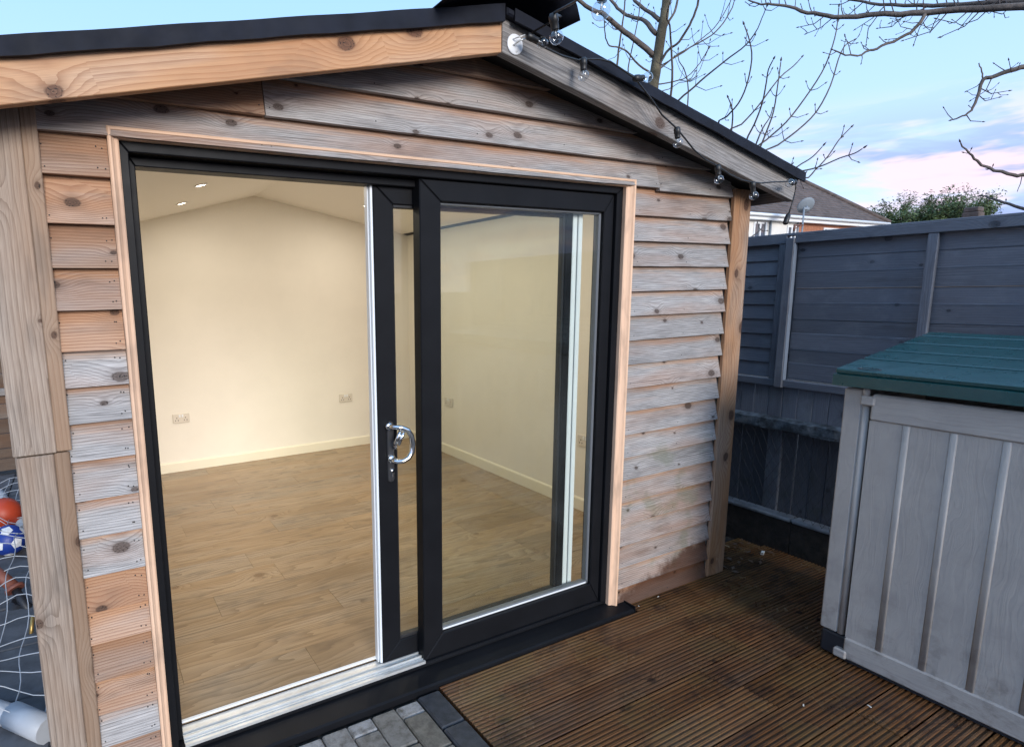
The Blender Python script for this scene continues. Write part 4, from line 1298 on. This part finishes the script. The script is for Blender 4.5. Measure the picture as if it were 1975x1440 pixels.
# ================================================================== BEYOND THE FENCE
HY, HX0, HX1, EZ = 15.0, 14.0, 39.8, 4.88
house = thing('neighbour_house', 'brown tiled house with cream rendered and red brick walls beyond the fence', 'house', ((HX0 + HX1) / 2, HY + 4, -.1))
DIVX = 31.6
obj('wall', MB().box(HX0, DIVX, HY + .35, HY + 7, -.2, EZ - .10), 'render_white', house)
obj('brick_wall', MB().box(DIVX + .004, HX1 - .45, HY + .352, HY + 7, -.2, EZ - .10), 'brick_wall', house)
# hipped roof in stepped courses
PT = .81
nco = 20
vs, fs = [], []
x1, yb = HX1 + .05, HY + 7.35
run = (yb - HY) / 2
for k in range(nco + 1):
    s0 = run * k / nco
    for (dz_) in ((0, .035) if k < nco else (0,)):
        z = EZ + s0 * PT + dz_
        vs += [(HX0 - .4, HY + s0 - .02, z), (x1 - s0 + .02, HY + s0 - .02, z), (x1 - s0 + .02, yb - s0 + .02, z), (HX0 - .4, yb - s0 + .02, z)]
nv_ = len(vs) // 4
for k in range(nv_ - 1):
    a, b = 4 * k, 4 * k + 4
    fs += [(a, a + 1, b + 1, b), (a + 1, a + 2, b + 2, b + 1), (a + 2, a + 3, b + 3, b + 2)]
roof = obj('roof', MB().add(vs, fs), 'roof_tile', house)
hpts = [Vector((x1 - run * t, HY + run * t, EZ + run * t * PT + .06)) for t in (0, .25, .5, .75, 1.0)]
obj('hip_ridge', MB().tube(hpts, .13, 6), 'roof_tile', roof)
obj('fascia_board', MB().box(HX0, HX1 - .1, HY + .05, HY + .075, EZ - .23, EZ - .03), 'upvc_white', house)
obj('soffit_board', MB().box(HX0, HX1 - .1, HY + .076, HY + .36, EZ - .235, EZ - .215), 'upvc_white', house)
gt = MB()
gt.tube([(HX0, HY - .03, EZ - .02), (HX1 - .02, HY - .03, EZ - .02)], .075, 8)
obj('gutter', gt, 'upvc_white', house)
def hwin(x0, x1_, z0, z1, n, brick=False):
    f = obj('window', MB().box(x0 + .02, x1_ - .02, HY + .345, HY + .40, z0 + .02, z1 - .02), 'window_glass', house)
    fm = mitre(x0, x1_, z0, z1, .09, .09, .09, .09, HY + .30, HY + .36, .006)
    obj('window_frame', fm, 'upvc_white', f)
    for k_ in range(1, n):
        xm = x0 + (x1_ - x0) * k_ / n
        obj('mullion', MB().box(xm - .05, xm + .05, HY + .302, HY + .35, z0 + .09, z1 - .09), 'upvc_white', f)
    obj('sill', MB().box(x0 - .05, x1_ + .05, HY + .24, HY + .36, z0 - .06, z0 - .004), 'upvc_white', f)
hwin(25.6, 27.2, 3.35, 4.55, 2)
hwin(28.05, 29.05, 3.30, 4.58, 2)
hwin(30.75, 31.50, 3.40, 4.50, 2)
hwin(33.95, 35.45, 3.45, 4.50, 3)
hwin(37.0, 38.2, 3.45, 4.48, 2)
for x in (27.45, 29.30, 31.57):
    obj('downpipe', MB().tube([(x, HY + .28, EZ - .1), (x, HY + .28, .0)], .045, 7), 'dish_grey', house)

dc = at_depth(1555, 397, 13.6)
dish = thing('satellite_dish', 'grey satellite dish on a tall pole in front of the brown roof', 'satellite dish', (dc.x - .15, dc.y, -.1))
dn = Vector((.35, .65, .42)).normalized()
obj('reflector', MB().lathe([(0, -.03), (.12, -.025), (.24, -.005), (.33, .025), (.37, .045), (.365, .05), (.33, .03), (.2, .0), (0, -.02)], dc, dn, 22), 'dish_grey', dish)
obj('pole', MB().tube([(dc.x - .33, dc.y - .1, -.15), (dc.x - .33, dc.y - .1, dc.z - .12)], .035, 8), 'dish_grey', dish)
obj('mount', MB().box(dc.x - .36, dc.x + .05, dc.y - .14, dc.y - .06, dc.z - .20, dc.z - .08, .02).tube([(dc.x - .02, dc.y - .1, dc.z - .15), (dc.x, dc.y, dc.z)], .04, 8), 'dish_grey', dish)
pz_ = at_depth(1530, 433, 13.5)
obj('side_bracket', MB().tube([(dc.x - .36, dc.y - .12, pz_.z), (dc.x - 1.02, dc.y - .12, pz_.z - .04)], .035, 6).tube([(dc.x - .98, dc.y - .12, pz_.z), (dc.x - 1.0, dc.y - .12, pz_.z - .28)], .045, 6)
    .tube([(dc.x - .98, dc.y - .12, pz_.z - .20), (dc.x - .52, dc.y - .12, pz_.z - .02)], .022, 6), 'rust_brown', dish)

ch = far(1875, 428, 42)
chim = thing('chimney_stack', 'small dark chimney stack in front of the leafy tree beyond the fence', 'chimney', (ch.x, ch.y, -.1))
cz = far(1875, 404, 42).z
obj('stack', MB().box(ch.x - .33, ch.x + .33, ch.y - .33, ch.y + .33, -.15, cz - .15, .03), 'roof_tile', chim)
obj('stack_cap', MB().box(ch.x - .30, ch.x + .30, ch.y - .30, ch.y + .30, cz - .149, cz + .10, .05), 'roof_tile', chim)

# ---- trees
def limb(mb, pts, r0, r1, n=6, bend=0.0, rg=rng):
    pts = [Vector(p) for p in pts]
    fine = []
    m = len(pts)
    for i in range(m - 1):
        p0, p1, p2, p3 = pts[max(i - 1, 0)], pts[i], pts[i + 1], pts[min(i + 2, m - 1)]
        for k_ in range(3):
            t = k_ / 3
            fine.append(.5 * ((2 * p1) + (-p0 + p2) * t + (2 * p0 - 5 * p1 + 4 * p2 - p3) * t * t + (-p0 + 3 * p1 - 3 * p2 + p3) * t ** 3))
    fine.append(pts[-1])
    N2 = len(fine)
    radii = [r0 + (r1 - r0) * i / (N2 - 1) for i in range(N2)]
    if bend:
        fine = [p + Vector((rg.uniform(-bend, bend), rg.uniform(-bend, bend), rg.uniform(-bend, bend))) if 0 < i < N2 - 1 else p for i, p in enumerate(fine)]
    mb.tube(fine, [q * .85 for q in radii], n, True)
    return fine
def bud(mb, p, d, L=.05, r=.009):
    d = Vector(d).normalized()
    mb.lathe([(.0005, 0), (r, L * .35), (r * .9, L * .55), (.0005, L)], p, d, 5)
def twigs(mb, fine, rg, r, every=.25, lmin=.06, lmax=.30, opposite=True, budl=.05, start=.1, zig=False, level=0):
    acc = 0
    L = sum((fine[i + 1] - fine[i]).length for i in range(len(fine) - 1))
    pos = 0
    nxt = L * start + rg.uniform(0, every)
    for i in range(len(fine) - 1):
        a, b = fine[i], fine[i + 1]
        seg = (b - a).length
        while nxt < pos + seg:
            p = a.lerp(b, (nxt - pos) / max(seg, 1e-6))
            d = (b - a).normalized()
            side = d.cross(Vector((rg.uniform(-1, 1), rg.uniform(-1, 1), rg.uniform(-.3, .3)))).normalized()
            for sg in ((1, -1) if opposite else (rg.choice((1, -1)),)):
                tl = rg.uniform(lmin, lmax) * (1 - .5 * nxt / L)
                dd = (d * rg.uniform(.35, .8) + side * sg).normalized()
                q = p + dd * tl * .5
                q2 = q + (dd + Vector((0, 0, .55)) + (Vector((rg.uniform(-.5, .5), rg.uniform(-.5, .5), rg.uniform(-.5, .5))) if zig else Vector())).normalized() * tl * .5
                mb.tube([p, q, q2], [r, r * .8, r * .6], 4, False)
                bud(mb, q2, q2 - q, budl, budl * .2)
                if level and tl > lmax * .5:
                    twigs(mb, [p, q, q2], rg, r * .7, tl * .35, lmin * .6, lmax * .45, False, budl * .8, .2, zig, level - 1)
            nxt += every * rg.uniform(.7, 1.4)
        pos += seg
    d = fine[-1] - fine[-2]
    bud(mb, fine[-1], d, budl * 1.5, budl * .28)
tg = random.Random(21)
def ray_pts(pts, r, dr=0.0):
    return [far(p[0], p[1], r + dr * i / max(1, len(pts) - 1)) for i, p in enumerate(pts)]

T1 = 8.6
tree1 = thing('bare_tree', 'bare greyish brown tree with thick trunk rising behind the roof', 'tree', (far(1250, 330, T1).x, far(1250, 330, T1).y, -.16))
tb = far(1252, 300, T1)
trunk_pts = [Vector((tb.x, tb.y, -.16)), Vector((tb.x + .02, tb.y, 1.6))] + ray_pts([(1256, 210), (1264, 140), (1275, 70), (1284, 10), (1288, -70), (1296, -190), (1300, -330)], T1)
mb = MB()
limb(mb, trunk_pts, .105, .026, 10)
obj('trunk', mb, 'bark_green', tree1)
br = MB()
tw = MB()
specs = [([(1262, 108), (1236, 86), (1205, 62), (1183, 45), (1165, 28), (1148, 22), (1130, 12), (1108, -8), (1070, -40)], .040, .022, -.6),
         ([(1266, 66), (1252, 50), (1243, 40), (1222, 34), (1203, 26), (1186, 10), (1170, -12), (1140, -60)], .034, .018, .5),
         ([(1272, 40), (1258, 27), (1240, 16), (1225, 2), (1212, -20)], .032, .020, .3),
         ([(1268, 150), (1275, 118), (1290, 96), (1305, 86), (1320, 66), (1334, 40), (1345, 12), (1350, -30), (1340, -90)], .020, .013, -.4),
         ([(1274, 75), (1288, 45), (1300, 25), (1307, 0), (1312, -60)], .020, .014, .3),
         ([(1256, 142), (1232, 125), (1212, 103), (1196, 92), (1176, 88), (1168, 74), (1166, 50), (1165, 35)], .014, .006, -.8),
         ([(1270, 135), (1300, 110), (1335, 90), (1372, 68), (1395, 45), (1412, 15), (1422, -20)], .013, .007, .6),
         ([(1265, 163), (1300, 158), (1325, 148), (1345, 128), (1358, 108), (1366, 95)], .010, .005, .3),
         ([(1188, 145), (1192, 110), (1197, 70), (1203, 30), (1207, -20)], .016, .009, 0),
         ([(1210, 155), (1214, 118), (1222, 80), (1232, 30), (1236, -10)], .010, .006, 0),
         ([(1250, 175), (1258, 120), (1268, 60), (1275, 20)], .010, .005, .8),
         ([(1292, 200), (1297, 150), (1295, 90), (1292, 50), (1286, 30), (1300, -20)], .016, .008, -.8),
         ([(1300, 202), (1330, 175), (1362, 148), (1398, 118), (1430, 95), (1455, 66), (1470, 35), (1478, 15)], .014, .005, -.6),
         ([(1272, 128), (1320, 100), (1360, 70), (1385, 45), (1408, 5), (1418, -25)], .009, .005, .5),
         ([(1325, 216), (1328, 175), (1322, 140), (1310, 118), (1308, 98)], .010, .005, .2),
         ([(1268, 178), (1290, 172), (1310, 160), (1340, 150), (1366, 96)], .007, .004, .2)]
for pts, r0, r1, dr in specs:
    f = limb(br, ray_pts(pts, T1, dr), r0, r1, 6, .004, tg)
    twigs(tw, f, tg, .0045, .34, .10, .42, r0 < .015, .04, .2, r0 >= .015, 1 if r0 > .02 else 0)
obj('branches', br, 'bark', tree1)
obj('twigs', tw, 'twig', tree1)['kind'] = 'stuff'

T2 = 7.0
tree2 = thing('bare_sapling', 'spray of thin upright bare shoots with opposite buds above the right eaves', 'sapling', (far(1440, 420, T2).x, far(1440, 420, T2).y, -.16))
bx = far(1395, 330, T2)
mb = MB()
st = [Vector((bx.x, bx.y, -.16)), Vector((bx.x, bx.y, 1.0)), Vector((bx.x, bx.y, 2.0))]
limb(mb, st, .060, .045, 8)
obj('trunk', mb, 'bark', tree2)
sh = MB()
tw = MB()
shoots = [[(1382, 252), (1402, 225), (1424, 200), (1440, 165), (1450, 115), (1446, 80), (1436, 50)],
          [(1402, 266), (1430, 240), (1462, 205), (1502, 152), (1530, 128), (1545, 112)],
          [(1435, 285), (1455, 240), (1470, 200), (1478, 160), (1482, 135), (1491, 116)],
          [(1460, 300), (1478, 255), (1492, 215), (1500, 165), (1506, 120)],
          [(1450, 300), (1478, 270), (1516, 236), (1552, 190), (1585, 140), (1602, 100), (1613, 60), (1618, 15)],
          [(1465, 305), (1500, 280), (1540, 250), (1575, 215), (1602, 165), (1617, 115), (1630, 88), (1646, 78)],
          [(1520, 330), (1545, 330), (1580, 322), (1620, 305), (1648, 296), (1663, 287)],
          [(1545, 345), (1572, 328), (1598, 300), (1618, 270), (1640, 247)],
          [(1520, 328), (1546, 316), (1568, 302), (1586, 283)],
          [(1452, 296), (1470, 250), (1484, 228), (1490, 210)],
          [(1410, 262), (1413, 215), (1405, 190)],
          [(1436, 465), (1452, 455), (1466, 444), (1475, 432)]]
root = Vector((bx.x, bx.y, 2.0))
for pts in shoots:
    p3 = ray_pts(pts, T2, tg.uniform(-.6, .6))
    if 1500 < pts[0][0]:
        p3 = ray_pts([(1400, 318), (1450, 326)] + pts, T2, tg.uniform(-.4, .4))
    f = limb(sh, [root.lerp(p3[0], .35) + Vector((0, 0, -.05)), p3[0] if len(p3) < 3 else p3[0]] + p3[1:], .011, .0055, 5, .0, tg)
    twigs(tw, f[3:], tg, .0042, .30, .07, .17, True, .032, .1)
obj('shoots', sh, 'bark', tree2)
obj('twigs', tw, 'twig', tree2)['kind'] = 'stuff'

T3 = 6.0
tree3 = thing('overhanging_tree', 'bare branches with forked twigs reaching in from the upper right', 'tree', (far(2330, 420, T3).x, far(2330, 420, T3).y, -.16))
tb3 = far(2330, 300, T3)
mb = MB()
limb(mb, [Vector((tb3.x, tb3.y, -.16)), Vector((tb3.x, tb3.y, 1.4)), far(2320, 150, T3), far(2300, -20, T3), far(2290, -200, T3)], .15, .09, 10)
obj('trunk', mb, 'bark', tree3)
br = MB()
tw = MB()
specs = [([(2310, 60), (2150, 5), (2050, 8), (1975, 14), (1850, 19), (1760, 26), (1680, 30), (1610, 33), (1570, 27), (1535, 18), (1500, 8), (1470, 8), (1440, -2)], .036, .006, 0),
         ([(2310, 20), (2150, -5), (2050, 0), (1975, 4), (1880, 8), (1800, 11), (1720, 10), (1660, 4), (1600, -12)], .032, .008, .4),
         ([(1785, 26), (1765, 55), (1735, 75), (1700, 90), (1678, 98), (1655, 107), (1632, 106), (1608, 97)], .015, .005, -.3),
         ([(2310, 120), (2100, 122), (1990, 128), (1945, 138), (1912, 148), (1896, 152), (1890, 175), (1878, 206), (1862, 222), (1838, 231)], .024, .005, -.2),
         ([(1896, 153), (1893, 138), (1888, 122)], .006, .004, 0),
         ([(2310, 300), (2100, 330), (1990, 338), (1955, 337), (1918, 328), (1885, 311), (1870, 295), (1853, 276)], .020, .005, -.2),
         ([(2310, 420), (2100, 430), (1990, 406), (1945, 393), (1915, 384), (1896, 378)], .018, .006, .2),
         ([(1975, 335), (1970, 345), (1962, 370)], .004, .002, 0)]
for i, (pts, r0, r1, dr) in enumerate(specs):
    f = limb(br, ray_pts(pts, T3, dr), r0, r1, 7, .006, tg)
    if i in (0, 1):
        twigs(tw, f[9:], tg, .0042, .052, .10, .34, False, .022, .0, True, 1)
    elif i < 4:
        twigs(tw, f[6 if i == 3 else 0:], tg, .0034, .062, .07, .24, False, .020, .05, True, 1)
    elif i in (5, 6):
        twigs(tw, f[6:], tg, .003, .20, .015, .04, True, .022, .1)
obj('branches', br, 'bark', tree3)
obj('twigs', tw, 'twig', tree3)['kind'] = 'stuff'

# leafy tree beyond the house
T4 = 52.0
g0 = far(1762, 430, T4)
tree4 = thing('leafy_tree', 'wide airy green tree beyond the fence, right of the brown roof', 'tree', (g0.x, g0.y, -.16))
mb = MB()
limb(mb, [(g0.x, g0.y, -.16), (g0.x + .1, g0.y, 1.6), (g0.x, g0.y, 3.5)], .34, .24, 9)
obj('trunk', mb, 'bark', tree4)
cr, lf = MB(), MB()
lg_ = random.Random(5)
rt = Vector((RIGHT.x, RIGHT.y, 0)).normalized()
fw = Vector((FWD.x, FWD.y, 0)).normalized()
org = Vector((g0.x, g0.y, 3.3))
tips = []
def grow(p, d, L, r, lev):
    n = 4
    pts = [p]
    for k_ in range(n):
        d = (d + Vector((lg_.uniform(-.3, .3), lg_.uniform(-.3, .3), lg_.uniform(-.12, .22)))).normalized()
        pts.append(pts[-1] + d * L / n)
    cr.tube(pts, [r * (1 - .16 * k_) for k_ in range(n + 1)], 4, False)
    for q in pts[1:]:
        tips.append((q, lev))
    if lev < 4:
        for k_ in range(3 if lev < 3 else 2):
            nd = (d + Vector((lg_.uniform(-1, 1), lg_.uniform(-1, 1), lg_.uniform(-.35, .55))) * .85).normalized()
            grow(pts[lg_.randint(2, n)], nd, L * lg_.uniform(.58, .80), r * .6, lev + 1)
for k_ in range(11):
    a = 2 * math.pi * k_ / 11
    grow(org + Vector((0, 0, lg_.uniform(-.6, .4))), Vector((math.cos(a) * 1.0, math.sin(a), lg_.uniform(.10, .55))).normalized(), lg_.uniform(1.7, 2.4), .12, 0)
for (q, lev) in tips:
    if lev < 2:
        continue
    for k_ in range(12 if lev > 2 else 7):
        c = q + Vector((lg_.gauss(0, .20), lg_.gauss(0, .20), lg_.gauss(0, .14)))
        if lg_.random() < max(0, (c.z - 5.6) * .35):
            continue
        u = Vector((lg_.uniform(-1, 1), lg_.uniform(-1, 1), lg_.uniform(-.6, .6))).normalized()
        v2 = u.cross(Vector((lg_.uniform(-1, 1), lg_.uniform(-1, 1), 1))).normalized()
        s1, s2 = lg_.uniform(.06, .13), lg_.uniform(.022, .045)
        lf.add([c - u * s1, c + v2 * s2, c + u * s1, c - v2 * s2], [(0, 1, 2, 3)])
obj('branches', cr, 'bark', tree4)
obj('crown', lf, 'leaf', tree4)

# ---- bits lying about
dl = random.Random(9)
for i, (x, y_, L, a, lab) in enumerate(((3.52, -.02, .055, .4, 'pale splinter of wood lying on the deck near the fence'), (2.33, -.075, .012, 1.0, 'tiny white chip on the deck beside the cill end'),
                            (2.50, -.06, .014, .2, 'tiny white chip on the deck at the foot of the damp boards'), (2.28, -.92, .014, .5, 'tiny white chip on the deck in front of the storage box'),
                            (2.50, -1.05, .016, 1.3, 'tiny white chip on the deck near the storage box hinge'))):
    o = obj('wood_chip', MB().box(-L / 2, L / 2, -L * .16, L * .16, 0, L * .12, L * .03), 'chip', None, Matrix.Translation((x, y_, ZD + .001)) @ Matrix.Rotation(a, 4, 'Z'))
    tag(o, lab, 'wood chip', 'pale chips on the deck')
stk = MB().tube([(3.30, .42, -.12), (3.33, .25, .02), (3.40, .12, -.02)], .0035, 5)
tag(obj('dry_stalk', stk, 'stalk'), 'thin dry stalk leaning in the dark gap beside the corner post', 'stalk')

# damp leaf litter blown into the gap by the fence
ll = MB()
for i in range(90):
    x = dl.choice([dl.uniform(3.10, 3.82), dl.uniform(3.62, 3.82)])
    y_ = dl.uniform(-.25, .9) if x > 3.66 else dl.uniform(.33, 1.2)
    z = -.166
    if dl.random() < .25:
        x, y_, z = dl.uniform(3.1, 3.6), dl.uniform(-.1, .18), ZD + .002
    a = dl.uniform(0, 6.28)
    L = dl.uniform(.012, .03)
    u, v2 = Vector((math.cos(a), math.sin(a), dl.uniform(-.2, .3))) * L, Vector((-math.sin(a), math.cos(a), dl.uniform(-.2, .2))) * L * .45
    c = Vector((x, y_, z + .006))
    ll.add([c - u, c + v2 + Vector((0, 0, .003)), c + u, c - v2], [(0, 1, 2), (0, 2, 3)])
lo_ = obj('leaf_litter', ll, 'brown_fence', color=(.2, .8, 0))
lo_['kind'] = 'stuff'
tag(lo_, 'scattered damp brown leaves in the dark gap below the fence', 'leaves')
